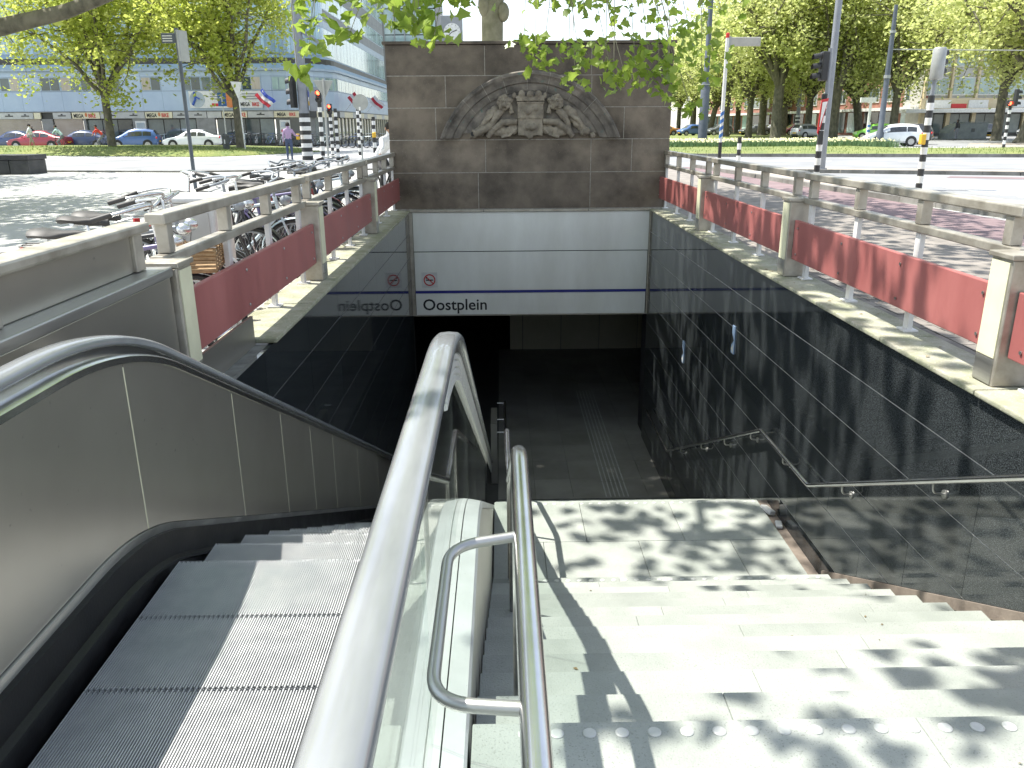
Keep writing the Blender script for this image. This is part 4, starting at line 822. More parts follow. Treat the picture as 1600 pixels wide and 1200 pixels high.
# canopied block on the far right
CB = thing('canopied_block', 'modern block with long white canopy and shopfronts at the far right', 'building', (62, 100, 0))
B().box(47.2, 82, 95.1, 108, 0, 15).build('wall', 'concrete', CB); B().box(44.5, 82, 92.6, 95.2, 2.55, 2.95).build('canopy', 'white_paint', CB, bevel=.03)
B().box(47.1, 82, 94.7, 95.05, 2.96, 4.1).build('sign_band', 'ochre', CB)
for x0, x1, m in ((47.6, 50.4, 'white_paint'), (50.5, 52.2, 'sign_red'), (52.4, 54.6, 'white_paint'), (57.5, 60.5, 'white_paint')): B().box(x0, x1, 94.6, 94.69, 3.05, 3.9 if m != 'sign_red' else 3.5).build('shop_sign', m, CB)
for i in range(12):
    x = 47.4 + 2.9 * i; B().box(x - .22, x + .22, 94.6, 95.09, 0, 2.55).build('pillar', 'ochre', CB); w_ = B().box(x + .25, x + 2.65, 94.95, 95.08, .1, 2.5).build('shop_window', 'shop_dark', CB)
    for q in range(2): B().box(x + .3 + 1.16 * q, x + 1.38 + 1.16 * q, 94.9, 94.94, .4, 2.4).build('pane', 'window_glass', w_)
    for z in (4.4, 7.4, 10.4):
        w_ = B().box(x + .2, x + 2.7, 94.98, 95.08, z, z + 1.9).build('window', 'white_paint', CB)
        for q in range(2): B().box(x + .3 + 1.18 * q, x + 1.38 + 1.18 * q, 94.93, 94.97, z + .12, z + 1.78).build('pane', 'green_glass', w_)
        B().box(x - .12, x + .12, 94.7, 95.09, z - .3, z + 2.7).build('pilaster', 'ochre', CB)
# far rows closing the views
for nm, lab, x0, x1, y0, z1, m in (('far_block', 'pale far apartment block beyond the park, left of the brick row', 14, 40, 205, 14, 'concrete'), ('far_block', 'far brick block glimpsed beyond the left shops', -110, -64, 74, 14, 'red_brick')):
    t = thing(nm, lab, 'building', ((x0 + x1) / 2, y0 + 4, 0)); B().box(x0, x1, y0, y0 + 9, 0, z1).build('wall', m, t)
    for i in range(int((x1 - x0) / 3)):
        for z in (1, 4.2, 7.4, 10.6): w_ = B().box(x0 + 3 * i + .6, x0 + 3 * i + 2.4, y0 - .06, y0 - .005, z, z + 1.7).build('window', 'white_paint', t); B().box(x0 + 3 * i + .72, x0 + 3 * i + 2.28, y0 - .09, y0 - .062, z + .12, z + 1.58).build('pane', 'window_glass', w_)
# ------------------------------------------------------------------ street furniture
pbr('pole_grey', (.2, .215, .24), (.25, .265, .29), 3, .5, .2)
pbr('pole_dark', (.07, .085, .11), (.1, .115, .14), 3, .5)
pbr('band_black', (.015, .015, .017), (.03, .03, .03), 4, .5)
pbr('band_white', (.62, .62, .6), (.72, .72, .7), 4, .5)
pbr('band_blue', (.04, .13, .38), (.05, .16, .42), 4, .5)
pbr('yellow', (.65, .38, .02), (.7, .42, .03), 4, .45)
pbr('signback', (.3, .31, .3), (.36, .37, .36), 4, .5, .3)
pbr('bin_dark', (.05, .055, .055), (.08, .085, .085), 4, .6)
pbr('black_stone', (.022, .024, .025), (.05, .05, .052), 3, .5, 0, .2, 40)
pbr('container', (.13, .15, .15), (.18, .2, .2), 2, .6)
pbr('signal_red', (.5, .02, .01), rough=.4, emit=((1, .08, .03), 5.))
def bands(par, x, y, z0, z1, r_, n_, ca='band_black', cb='band_white', na='black_band', nb='white_band'):
    for i in range(n_):
        a = z0 + (z1 - z0) * i / n_; b = z0 + (z1 - z0) * (i + 1) / n_; B().lathe([(r_ + (.002 if i % 2 else 0), a), (r_ + (.002 if i % 2 else 0), b)], (x, y, 0), 14).build(na if i % 2 == 0 else nb, ca if i % 2 == 0 else cb, par, smooth=40)
def striped(name, lab, cat, x, y, h_, r_, n_, group=None, z0=0): t = thing(name, lab, cat, (x, y, 0), group); bands(t, x, y, z0, h_, r_, n_); return t
def signal(par, x, y, z0, z1, ang, lit=None, w_=.3, n_=3, body='band_black'):
    c = Vector((x, y, 0)); d = Vector((cos(ang), sin(ang), 0)); h_ = z1 - z0
    o = B().obox((x, y, (z0 + z1) / 2), (.18, w_, h_), ang).build('signal_head', body, par, bevel=.03)
    for i in range(n_):
        z = z0 + h_ * (i + .5) / n_; q = c + d * .1; rr = h_ / n_ * .38; hb = B(); N = 10; vs = []; fs = []
        for s_ in (0, .2):
            for k in range(N + 1): a = pi * (-.15 + 1.3 * k / N); vs.append((q.x + d.x * s_ - d.y * rr * cos(a), q.y + d.y * s_ + d.x * rr * cos(a), z + rr * sin(a) - (.03 if s_ else 0)))
        for k in range(N): fs.append((k, k + 1, N + 2 + k, N + 1 + k))
        hb.add(vs, fs).build('visor', 'band_black', o); q2 = c + d * .095
        B().ball((q2.x, q2.y, z), (.03 if abs(d.x) > .5 else rr * .9, rr * .9 if abs(d.x) > .5 else .03, rr * .9), 12, 8).build('lens', 'signal_red' if lit == i else 'shop_dark', o)
    return o
# left side
t = thing('direction_post', 'slim dark post with small direction boards on the left plaza', 'signpost', (-8.28, 22.6, 0))
B().tube([(-8.28, 22.6, 0), (-8.28, 22.6, 4.02)], .05, 12).build('post', 'pole_dark', t, smooth=40); B().box(-8.68, -8.33, 22.58, 22.62, 3.66, 3.9).build('board', 'pole_dark', t, bevel=.006); B().obox((-8.2, 22.72, 3.6), (.03, .38, .75), -.35).build('board', 'signback', t)
for q in range(3): B().box(-8.65, -8.4, 22.572, 22.579, 3.7 + .06 * q, 3.725 + .06 * q).build('text_line', 'white_paint', t)
t = thing('signal_mast', 'thick grey mast with black and white foot bands and traffic signals', 'traffic light', (-9.55, 41.7, 0))
B().lathe([(.25, 2.2), (.23, 4.5), (.2, 9)], (-9.55, 41.7, 0), 18).build('mast', 'pole_grey', t, smooth=40); bands(t, -9.55, 41.7, 0, 2.2, .27, 11)
signal(t, -9.98, 41.6, 2.45, 3.9, radians(165), None, .45); B().box(-9.25, -8.6, 41.6, 41.95, 2.3, 3.4).build('cabinet', 'pole_grey', t, bevel=.05); B().box(-9.95, -9.8, 41.3, 41.45, .98, 1.25).build('push_button_box', 'yellow', t, bevel=.02)
B().tube([(-9.5, 41.7, 6.0), (-8.3, 41.4, 5.2)], .09, 8).tube([(-9.4, 41.7, 5.6), (-9.1, 41.6, 4.9)], .1, 8).build('camera_arm', 'pole_grey', t)
t = thing('yield_sign', 'back of a grey triangular yield sign on its pole', 'traffic sign', (-6.74, 33, 0))
B().prism([(-7.13, 32.98, 3.28), (-6.36, 32.98, 3.25), (-6.73, 32.98, 2.58)], (0, .03, 0)).build('plate', 'signback', t, bevel=.008); B().tube([(-6.74, 32.93, 0), (-6.72, 32.93, 3.32)], .04, 10).build('post', 'signback', t, smooth=40)
for x, y, h_, zl, lab in ((-7.58, 36, 2.55, (2.55, 3.05), 'striped post with a glowing red pedestrian light beside the yield sign'), (-8.95, 45, 2.2, (2.2, 2.72), 'striped post with red pedestrian light farther behind the yield sign')):
    t = striped('pedestrian_light', lab, 'traffic light', x, y, h_, .085, 13, 'pedestrian lights at the crossing'); signal(t, x, y - .02, zl[0], zl[1], -pi / 2, 1, .24, 2)
for x, y, h_, n_, lab in ((-7.9, 41, 2.4, 13, 'striped crossing post just left of the yield pole, no light'), (-5.95, 40, 2.0, 11, 'striped crossing post left of the round sign back'), (-8.0, 48, 2.6, 13, 'far striped crossing post under the shop corner')): striped('striped_post', lab, 'post', x, y, h_, .08, n_, 'striped posts at the crossing')
t = striped('striped_bollard', 'striped bollard with yellow top right of the round sign', 'bollard', -5.65, 38, 1.1, .08, 5); B().lathe([(.085, 1.1), (.085, 1.3), (.06, 1.33)], (-5.65, 38, 0), 12).build('yellow_top', 'yellow', t)
t = thing('round_sign', 'back of a round grey traffic sign on a striped pole', 'traffic sign', (-5.4, 33, 0)); B().lathe([(.3, 0), (.3, .03)], (-5.37, 32.98, 2.46), 28, 'Y').build('plate', 'signback', t); bands(t, -5.4, 32.96, .95, 2.3, .035, 10); B().tube([(-5.42, 32.96, 0), (-5.4, 32.96, .95)], .034, 8).build('post', 'signback', t)
t = thing('white_post', 'thin white post with a small white board on the left verge', 'signpost', (-15.9, 53, 0)); B().tube([(-16, 53, 0), (-16.1, 53, 4.2)], .045, 8).build('post', 'white_paint', t); B().prism([(-16.5, 52.95, 4.25), (-15.8, 52.95, 4.2), (-16.1, 52.95, 3.2)], (0, .03, 0)).build('plate', 'white_paint', t)
t = thing('arrow_sign', 'blue arrow sign on a thin post before the banner', 'traffic sign', (-18.4, 57, 0)); B().tube([(-18.4, 57, 0), (-18.4, 57, 3.8)], .04, 8).build('post', 'white_paint', t)
p_ = B().box(-18.68, -18.12, 56.92, 56.95, 2.9, 3.75).build('plate', 'band_blue', t); B().box(-18.44, -18.36, 56.9, 56.919, 3.0, 3.4).prism([(-18.58, 56.9, 3.4), (-18.22, 56.9, 3.4), (-18.4, 56.9, 3.65)], (0, .019, 0)).build('arrow', 'white_paint', p_); B().lathe([(.4, 0), (.35, .06)], (-18.6, 56.95, 3.98), 20, 'Y').build('plate', 'signback', t)
t = thing('litter_bin', 'dark litter bin at the foot of the verge tree', 'bin', (-16.95, 52.3, .1)); B().lathe([(.2, .1), (.22, .95), (.24, .97), (.24, 1.05), (.12, 1.12)], (-16.95, 52.3, .05), 14).build('body', 'bin_dark', t, smooth=40); B().box(-16.98, -16.92, 52.06, 52.1, .6, .85).build('sticker', 'white_paint', t)
t = thing('stone_bench', 'low black stone block bench at the left edge of the plaza', 'bench', (-18.5, 31, 0))
for x0, x1 in ((-20.6, -18.35), (-18.33, -17.75), (-17.73, -17.05)): B().box(x0, x1, 30.4, 31.6, 0, .5).build('block', 'black_stone', t, bevel=.01)
B().box(-20.65, -17.0, 30.35, 31.65, .505, .68).build('cap', 'black_stone', t, bevel=.015)
# flags on the facade
pbr('flag_white', (.65, .65, .66), (.72, .72, .72), 3, .7, trans=.3); pbr('flag_red', (.5, .04, .06), (.56, .06, .08), 3, .7, trans=.3); pbr('flag_blue', (.05, .08, .4), (.06, .1, .45), 3, .7, trans=.3)
for x, y, lab, cols in ((-18.9, 69.2, 'red-white-blue flag hanging by the banner end', ('flag_red', 'flag_white', 'flag_blue')), (-15.6, 70.0, 'yellow and white flag left of the grey mast top', ('yellow', 'flag_white', 'flag_blue')), (-12.9, 77, 'red and white striped flag near the rounded corner', ('flag_red', 'flag_white', 'flag_red')), (-12.4, 86, 'red and white flag on the receding side facade', ('flag_white', 'flag_red', 'flag_white'))):
    t = thing('flag', lab, 'flag', (x, y, 2.9), 'flags on the shop facade'); B().tube([(x, y + .7, 2.9), (x, y - .5, 4.3)] if x < -15 else [(x - 1, y, 2.9), (x + .3, y, 4.3)], .03, 6).build('pole', 'white_paint', t)
    for k, m in enumerate(cols):
        vs = []; fs = []
        for i in range(7):
            for j in range(2): u = i / 6; vs.append((x - .7 + 1.0 * u + .22 * (k + j), y - .4 + .12 * sin(u * 7 + k), 4.0 - 1.05 * u - .08 * sin(u * 5) + .17 * (k + j)))
        for i in range(6): fs.append((2 * i, 2 * i + 2, 2 * i + 3, 2 * i + 1))
        B().add(vs, fs).build('stripe', m, t)
# right side
t = thing('route_signpost', 'tall route post with blue-white spiral bands and a blank pale arm', 'signpost', (6.7, 25.5, 0))
B().lathe([(.055, 0), (.055, 1.05)], (6.7, 25.5, 0), 12).build('black_foot', 'band_black', t, smooth=40); B().lathe([(.055, 2.0), (.055, 3.98)], (6.7, 25.5, 0), 12).build('post', 'band_white', t, smooth=40); B().lathe([(.056, 3.98), (.056, 4.1), (.03, 4.12)], (6.7, 25.5, 0), 12).build('red_top', 'sign_red', t)
B().lathe([(.053, 1.05), (.053, 2.0)], (6.7, 25.5, 0), 12).build('white_core', 'band_white', t)
sp = B()
for q in range(60):
    a0_, a1_ = q / 60 * 4 * 2 * pi, (q + 1) / 60 * 4 * 2 * pi; z0, z1 = 1.05 + .83 * q / 60, 1.05 + .83 * (q + 1) / 60
    sp.add([(6.7 + .056 * cos(a0_), 25.5 + .056 * sin(a0_), z0), (6.7 + .056 * cos(a1_), 25.5 + .056 * sin(a1_), z1), (6.7 + .056 * cos(a1_), 25.5 + .056 * sin(a1_), z1 + .11), (6.7 + .056 * cos(a0_), 25.5 + .056 * sin(a0_), z0 + .11)], [(0, 1, 2, 3)])
sp.build('blue_spiral', 'band_blue', t); B().box(6.78, 7.68, 25.48, 25.53, 3.75, 4.0).build('arm', 'concrete', t, bevel=.015); B().box(6.68, 6.8, 25.46, 25.54, 3.72, 4.02).build('clamp', 'signback', t)
striped('striped_bollard', 'short striped bollard by the far road beside the route post', 'bollard', 8.97, 31.4, 1.1, .075, 5)
t = striped('traffic_light', 'striped pole with three hooded traffic lights facing left', 'traffic light', 8.4, 22, 2.3, .075, 13); B().tube([(8.45, 22, 2.3), (8.43, 22, 3.4)], .05, 10).build('upper_pole', 'pole_grey', t); signal(t, 8.3, 22, 2.62, 3.32, pi, None, .26)
B().box(8.3, 8.42, 21.85, 21.95, 1.05, 1.4).build('control_box', 'band_black', t); pl = B().prism([(8.48, 21.9, 2.2), (8.28, 21.85, 2.16), (8.25, 21.85, 1.35), (8.3, 21.88, 1.3)], (0, .03, 0)).build('red_sign', 'sign_red', t); B().prism([(8.45, 21.88, 2.12), (8.31, 21.83, 2.1), (8.29, 21.83, 1.5)], (0, .03, 0)).build('white_field', 'white_paint', pl)
t = thing('tram_mast', 'plain grey mast beside the striped traffic light', 'mast', (11.45, 29.6, 0)); B().lathe([(.13, 0), (.12, 3), (.1, 9)], (11.45, 29.6, 0), 14).build('shaft', 'pole_grey', t, smooth=40); B().lathe([(.2, 0), (.2, .05)], (11.45, 29.6, 0), 14).build('foot', 'pole_grey', t)
t = striped('traffic_light', 'striped pole with tall grey signal box seen from behind, yellow button', 'traffic light', 10.3, 20.25, 2.2, .075, 13); B().tube([(10.3, 20.25, 2.2), (10.32, 20.25, 2.6)], .05, 10).build('upper_pole', 'pole_grey', t)
B().lathe([(.13, 2.55), (.15, 2.6), (.15, 3.22), (.12, 3.26)], (10.34, 20.25, 0), 16).build('signal_shell', 'signback', t, smooth=40)
for z in (2.75, 2.95, 3.15): B().tube([(10.42, 20.3, z), (10.58, 20.38, z)], .07, 10).build('visor', 'band_black', t)
B().box(10.13, 10.24, 20.1, 20.25, 1.08, 1.32).build('push_button_box', 'yellow', t, bevel=.015)
t = thing('lamp_mast', 'dark grey lamp mast in front of the white hatchback', 'mast', (26, 57.4, 0)); B().lathe([(.28, 0), (.26, .9), (.19, 1), (.17, 5), (.12, 8.9)], (26, 57.4, 0), 14).build('shaft', 'pole_dark', t, smooth=40); B().lathe([(.22, 4.4), (.22, 4.6)], (26, 57.4, 0), 12).lathe([(.2, 7.2), (.2, 7.35)], (26, 57.4, 0), 12).build('collar', 'signback', t); B().tube([(26, 57.4, 6.2), (35, 57, 6.05)], .035, 6).build('span_wire', 'signback', t)
t = thing('double_lamp', 'slender street lamp with two globe heads above the park', 'street lamp', (33.5, 95, 0)); B().lathe([(.22, 2.2), (.16, 6), (.1, 13)], (33.5, 95, 0), 12).build('shaft', 'pole_grey', t, smooth=40); bands(t, 33.5, 95, 0, 2.4, .26, 12); B().tube(bend([(32.4, 95, 13.1), (33.5, 95, 13.25), (34.6, 95, 13.1)], .3), .07, 8).build('arm', 'pole_grey', t)
for x in (32.2, 34.8): B().ball((x, 95, 13.1), (.55, .4, .28), 12, 8).build('lamp_head', 'signback', t, smooth=True)
t = thing('lamp_mast', 'tall dark mast rising left of the route signpost', 'mast', (14.45, 60, 0)); B().lathe([(.34, 0), (.32, 4.2), (.2, 4.4), (.16, 11)], (14.45, 60, 0), 14).build('shaft', 'pole_dark', t, smooth=40); B().lathe([(.35, 4.15), (.35, 4.22)], (14.45, 60, 0), 12).build('collar', 'signback', t)
t = striped('traffic_light', 'small striped traffic light with red glow at the far right edge', 'traffic light', 31.9, 52.8, 2.5, .09, 11); signal(t, 32.15, 52.8, 2.5, 3.5, 0, None, .3); signal(t, 31.75, 52.75, 2.5, 2.85, -pi / 2, 0, .3, 1)
t = thing('info_post', 'pale post with a box sign by the brick house', 'signpost', (31.5, 72, 0)); B().tube([(31.5, 72, 0), (31.5, 72, 3.2)], .12, 8).build('post', 'band_white', t); B().box(30.6, 31.9, 71.9, 72.1, 3.2, 3.6).build('box_sign', 'white_paint', t); bands(t, 31.5, 71.8, 0, 1.6, .125, 8, 'band_blue')
t = thing('recycling_container', 'large dark grey recycling container with sloped left end', 'container', (43.2, 78, 0))
B().prism([(41.3, 77.2, .05), (44.9, 77.2, .05), (44.9, 77.2, 1.45), (42.6, 77.2, 1.5), (41.8, 77.2, 1.2), (41.3, 77.2, .6)], (0, 1.8, 0)).build('body', 'container', t, bevel=.04); B().box(42.6, 44.8, 77.15, 79.05, 1.51, 1.58).build('lid', 'container', t); B().box(43.4, 43.7, 77.17, 77.2, .7, 1.0).build('hatch', 'bin_dark', t)
t = thing('recycling_container', 'smaller dark container left of the standing person', 'container', (39.8, 79, 0)); B().lathe([(.95, 0), (1.0, .7), (.8, 1.0), (.3, 1.1)], (39.8, 79, 0), 14).build('body', 'bin_dark', t, smooth=40); B().box(39.6, 40, 77.95, 78.1, .6, .8).build('hatch', 'container', t)
t = thing('utility_cabinet', 'pale grey cabinet between the parked bicycles behind the left railing', 'cabinet', (-2.6, 7.1, 0)); B().box(-2.85, -2.38, 6.85, 7.3, 0, 1.0).build('body', 'white_paint', t, bevel=.02); B().box(-2.88, -2.35, 6.82, 7.33, 1.002, 1.05).build('lid', 'white_paint', t, bevel=.015); B().box(-2.8, -2.43, 6.838, 6.848, .1, .92).build('door', 'concrete', t)
# ------------------------------------------------------------------ bicycles
for nm, c in (('bike_black', (.02, .02, .022)), ('bike_blue', (.06, .09, .2)), ('bike_grey', (.25, .27, .29)), ('bike_red', (.3, .04, .04)), ('bike_pale', (.5, .58, .62)), ('bike_purple', (.12, .1, .2))): pbr(nm, c, tuple(q * 1.25 for q in c), 9, .35, .1, coat=.4)
pbr('chrome', (.55, .56, .57), (.66, .66, .66), 9, .25, .9); pbr('tyre', (.02, .02, .02), (.035, .035, .033), 9, .8); pbr('saddle', (.03, .028, .026), (.05, .047, .044), 12, .55); pbr('wicker', (.22, .14, .07), (.34, .23, .12), 20, .8)
def torus(b, c, R_, r_, n_=26, m=6, ax='Y'): b.tube([(c[0] + R_ * cos(2 * pi * k / n_), c[1], c[2] + R_ * sin(2 * pi * k / n_)) for k in range(n_)], r_, m, closed=True); return b
def make_bike(label, frame='bike_black', basket=False, rack=True):
    t = thing('bicycle', label, 'bicycle', (0, 0, 0), 'bicycles parked behind the left railing'); R_ = .335
    for x in (-.54, .54):
        w_ = torus(B(), (x, 0, R_), R_ - .02, .02).build('wheel', 'tyre', t, smooth=60); torus(B(), (x, 0, R_), R_ - .045, .011, 26, 5).build('rim', 'chrome', w_, smooth=60)
        sp = B()
        for k in range(18): a = 2 * pi * k / 18; sp.tube([(x + .02 * cos(a + 1), .02 * (-1) ** k, R_ + .02 * sin(a + 1)), (x + (R_ - .05) * cos(a), 0, R_ + (R_ - .05) * sin(a))], .0022, 4, cap=False)
        sp.build('spokes', 'chrome', w_); B().lathe([(.022, -.04), (.03, -.02), (.03, .02), (.022, .04)], (x, 0, R_), 10, 'Y').build('hub', 'chrome', w_)
    hd, hb, sc, ss, bb = (.36, 0, .92), (.4, 0, .74), (-.2, 0, .82), (-.22, 0, .92), (-.03, 0, .29)
    B().tube([hd, hb], .02, 10).tube([(.375, 0, .86), (-.19, 0, .78)], .016, 8).tube([hb, bb], .019, 8).tube([bb, sc], .017, 8).tube([bb, (-.54, .05, R_)], .011, 6).tube([bb, (-.54, -.05, R_)], .011, 6).tube([(-.19, .02, .78), (-.54, .05, R_)], .009, 6).tube([(-.19, -.02, .78), (-.54, -.05, R_)], .009, 6).build('frame', frame, t, smooth=60)
    B().tube([hb, (.44, .045, .62), (.54, .045, R_)], .012, 6).tube([hb, (.44, -.045, .62), (.54, -.045, R_)], .012, 6).build('fork', frame, t, smooth=60)
    h_ = B().tube([hd, (.34, 0, 1.09)], .014, 8).tube(bend([(.08, -.28, 1.08), (.24, -.27, 1.12), (.4, -.12, 1.15), (.34, 0, 1.09), (.4, .12, 1.15), (.24, .27, 1.12), (.08, .28, 1.08)], .08, 5), .011, 8).build('handlebar', 'chrome', t, smooth=60)
    for s_ in (-1, 1): B().tube([(.19, .275 * s_, 1.11), (.07, .283 * s_, 1.077)], .0165, 10).build('grip', 'saddle', h_, smooth=60); B().tube([(.25, .26 * s_, 1.1), (.3, .19 * s_, 1.08), (.18, .23 * s_, 1.05)], .006, 5).build('brake_lever', 'chrome', h_)
    B().tube([(.36, 0, .9), (.47, .02, .8), (.42, 0, .6)], .004, 4).build('brake_cable', 'saddle', h_)
    B().ball((.47, 0, .88), (.06, .05, .05), 10, 7).build('headlight', 'chrome', t, smooth=True)
    sd = B(); vs = []; fs = []
    for i, (x, wd, dz) in enumerate(((-.14, .025, .0), (-.08, .03, .0), (-.2, .055, 0), (-.3, .1, .012), (-.38, .11, .022), (-.42, .07, .012))): pass
    prof = [(-.06, .018, .955), (-.12, .03, .965), (-.2, .05, .965), (-.28, .095, .975), (-.35, .11, .985), (-.4, .08, .98)]
    for x, wd, z in prof:
        for k in range(8): a = 2 * pi * k / 8; vs.append((x, wd * cos(a), z - .02 + .03 * sin(a)))
    for i in range(5):
        for k in range(8): k2 = (k + 1) % 8; fs.append((i * 8 + k, (i + 1) * 8 + k, (i + 1) * 8 + k2, i * 8 + k2))
    fs += [tuple(range(8)), tuple(range(47, 39, -1))]
    so = sd.add(vs, fs).build('saddle', 'saddle', t, smooth=60, fix=True); B().tube([sc, (-.22, 0, .94)], .013, 8).build('seat_post', 'chrome', so); B().lathe([(.016, -.06), (.016, .06)], (-.3, 0, .93), 8, 'Y').build('springs', 'chrome', so)
    for x in (-.54, .54):
        b = B(); N = 14; a0_, a1_ = (radians(20), radians(200)) if x < 0 else (radians(15), radians(175)); vs = []; fs = []
        for k in range(N):
            a = a0_ + (a1_ - a0_) * k / (N - 1)
            for yy, rr in ((-.028, R_ + .012), (0, R_ + .022), (.028, R_ + .012)): vs.append((x + rr * cos(a), yy, R_ + rr * sin(a)))
        for k in range(N - 1):
            for q in range(2): i = k * 3 + q; fs.append((i, i + 1, i + 4, i + 3))
        b.add(vs, fs).build('mudguard', frame, t, smooth=60)
    B().prism([(-.6, -.055, R_ - .05), (-.6, -.055, R_ + .05), (.05, -.055, .38), (.09, -.055, .29), (.05, -.055, .2)], (0, -.025, 0)).build('chain_guard', 'saddle', t, bevel=.01)
    cr = B().tube([(-.03, -.09, .29), (.08, -.1, .16)], .01, 6).tube([(-.03, .07, .29), (-.14, .08, .42)], .01, 6).build('crank', 'chrome', t)
    for x, y, z in ((.08, -.14, .16), (-.14, .13, .42)): B().obox((x, y, z), (.09, .08, .022)).build('pedal', 'saddle', cr)
    if rack:
        rk = B()
        for yy in (-.06, 0, .06): rk.tube([(-.25, yy, .72), (-.85, yy, .73)], .006, 5)
        for yy in (-.065, .065): rk.tube([(-.54, yy, R_), (-.72, yy, .73)], .006, 5); rk.tube([(-.54, yy, R_), (-.42, yy, .72)], .006, 5)
        rk.tube([(-.85, -.065, .73), (-.85, .065, .73)], .006, 5).build('rear_rack', 'saddle', t); B().obox((-.88, 0, .68), (.02, .08, .045)).build('rear_lamp', 'sign_red', t)
    if basket:
        bk = B()
        for z in (.72, .745, .77, .795, .82, .845): bk.tube([(.5, -.15, z), (.74, -.16, z), (.74, .16, z), (.5, .15, z)], .009, 5, closed=True)
        for k in range(5): yy = -.15 + .075 * k; bk.tube([(.5, yy, .71), (.5, yy, .86)], .007, 4).tube([(.74, yy, .71), (.745, yy * 1.05, .86)], .007, 4)
        bk.box(.5, .74, -.15, .15, .7, .712).build('basket', 'wicker', t)
    B().tube([(-.12, .06, .28), (-.16, .2, .01)], .009, 6).build('kickstand', 'chrome', t); return t
k1 = make_bike('purple bicycle with wicker basket, its black saddle above the left parapet', 'bike_purple', True); k2 = make_bike('', 'bike_black')
BK = [((-2.62, 5.36, 0), .15, None, 'x', (.06, 0)), ((-2.7, 5.98, 0), -.2, 'bike_blue', 'dark blue bicycle just past the one with the basket', (-.08, 0)), ((-2.6, 6.5, 0), .32, 'bike_grey', 'grey bicycle with raised handlebars left of the pale cabinet', (.1, 0)),
      ((-2.75, 7.75, 0), .1, 'bike_black', 'black bicycle just beyond the pale cabinet', (.07, 0)), ((-2.95, 8.25, 0), -.15, 'bike_black', 'black bicycle, second past the pale cabinet', (-.05, 0)), ((-2.65, 8.75, 0), .3, 'bike_pale', 'pale silver bicycle tilted among the black ones', (.2, 0)), ((-2.8, 9.3, 0), 3.3, 'bike_black', 'black bicycle turned the other way, right of the pale silver one', (.05, 0)), ((-2.6, 9.85, 0), .05, 'bike_purple', 'dark purple bicycle near the second railing pillar', (-.1, 0)),
      ((-2.85, 10.4, 0), .2, 'bike_grey', 'grey bicycle at the middle of the left railing', (-.12, 0)), ((-2.6, 10.9, 0), -.25, 'bike_black', 'black bicycle just before the red framed one', (.08, 0)), ((-2.7, 11.4, 0), .2, 'bike_red', 'red framed bicycle beyond the middle railing pillar', (.05, 0)), ((-2.6, 11.95, 0), 3.0, 'bike_blue', 'blue bicycle turned backwards past the red one', (-.06, 0)), ((-2.75, 12.5, 0), .3, 'bike_pale', 'pale bicycle near the far end of the left railing', (.1, 0)), ((-2.7, 13.1, 0), -.1, 'bike_black', 'black bicycle second from the monument wall', (.04, 0)), ((-2.65, 13.65, 0), .2, 'bike_grey', 'grey bicycle closest to the monument wall', (-.06, 0))]
for i, (lc, a, m, lab, tl) in enumerate(BK):
    lc = (lc[0] - (0, .12, .3, .2)[i % 4], lc[1], 0); a += (0, .25, -.3, .45, -.15)[i % 5]
    if i == 0: k1.location = lc; k1.rotation_euler = (tl[0], tl[1], a)
    elif i == 1: k2.location = lc; k2.rotation_euler = (tl[0], tl[1], a); k2['label'] = lab
    else:
        d_ = dup(k2, lc, 0, lab, mats=({'bike_black': m, 'chrome': 'bike_grey'} if i % 2 else {'bike_black': m}), rot=(tl[0], tl[1], a))
        for q in d_.children:
            if q.name.startswith('handlebar'): R3 = Matrix.Rotation(RND.uniform(-.9, .9), 3, 'Z'); q.rotation_euler = R3.to_euler(); q.location = Vector((.36, 0, 0)) - R3 @ Vector((.36, 0, 0))
# far bicycles outside the shops: one simple mesh each
def far_bike():
    b = B()
    for x in (-.54, .54): torus(b, (x, 0, .335), .315, .022, 16, 4)
    b.cm = 1; b.tube([(.36, 0, .92), (.4, 0, .74), (-.03, 0, .29), (-.2, 0, .82), (.38, 0, .84)], .025, 5).tube([(-.03, 0, .29), (-.54, 0, .335), (-.2, 0, .8)], .015, 5).tube([(.4, 0, .74), (.54, 0, .335)], .02, 5).tube([(.2, -.28, 1.05), (.36, 0, 1.05), (.2, .28, 1.05)], .016, 5).tube([(.36, 0, .9), (.36, 0, 1.05)], .016, 5)
    b.cm = 0; b.ball((-.25, 0, .96), (.14, .09, .04), 8, 5); b.box(-.85, -.3, -.06, .06, .72, .735); return b.build('bicycle', None, None, origin=(0, 0, 0), mats=['tyre', 'bike_black'])
fb = far_bike(); r = random.Random(9); spots = [(-30.3 + .62 * i, 68.6 + r.uniform(-.3, .3)) for i in range(9)] + [(-21.8 + .55 * i, 68.2 + r.uniform(-.4, .4)) for i in range(11)] + [(-15.6 + .62 * i, 66.6 - .35 * i + r.uniform(-.5, .5)) for i in range(13)]
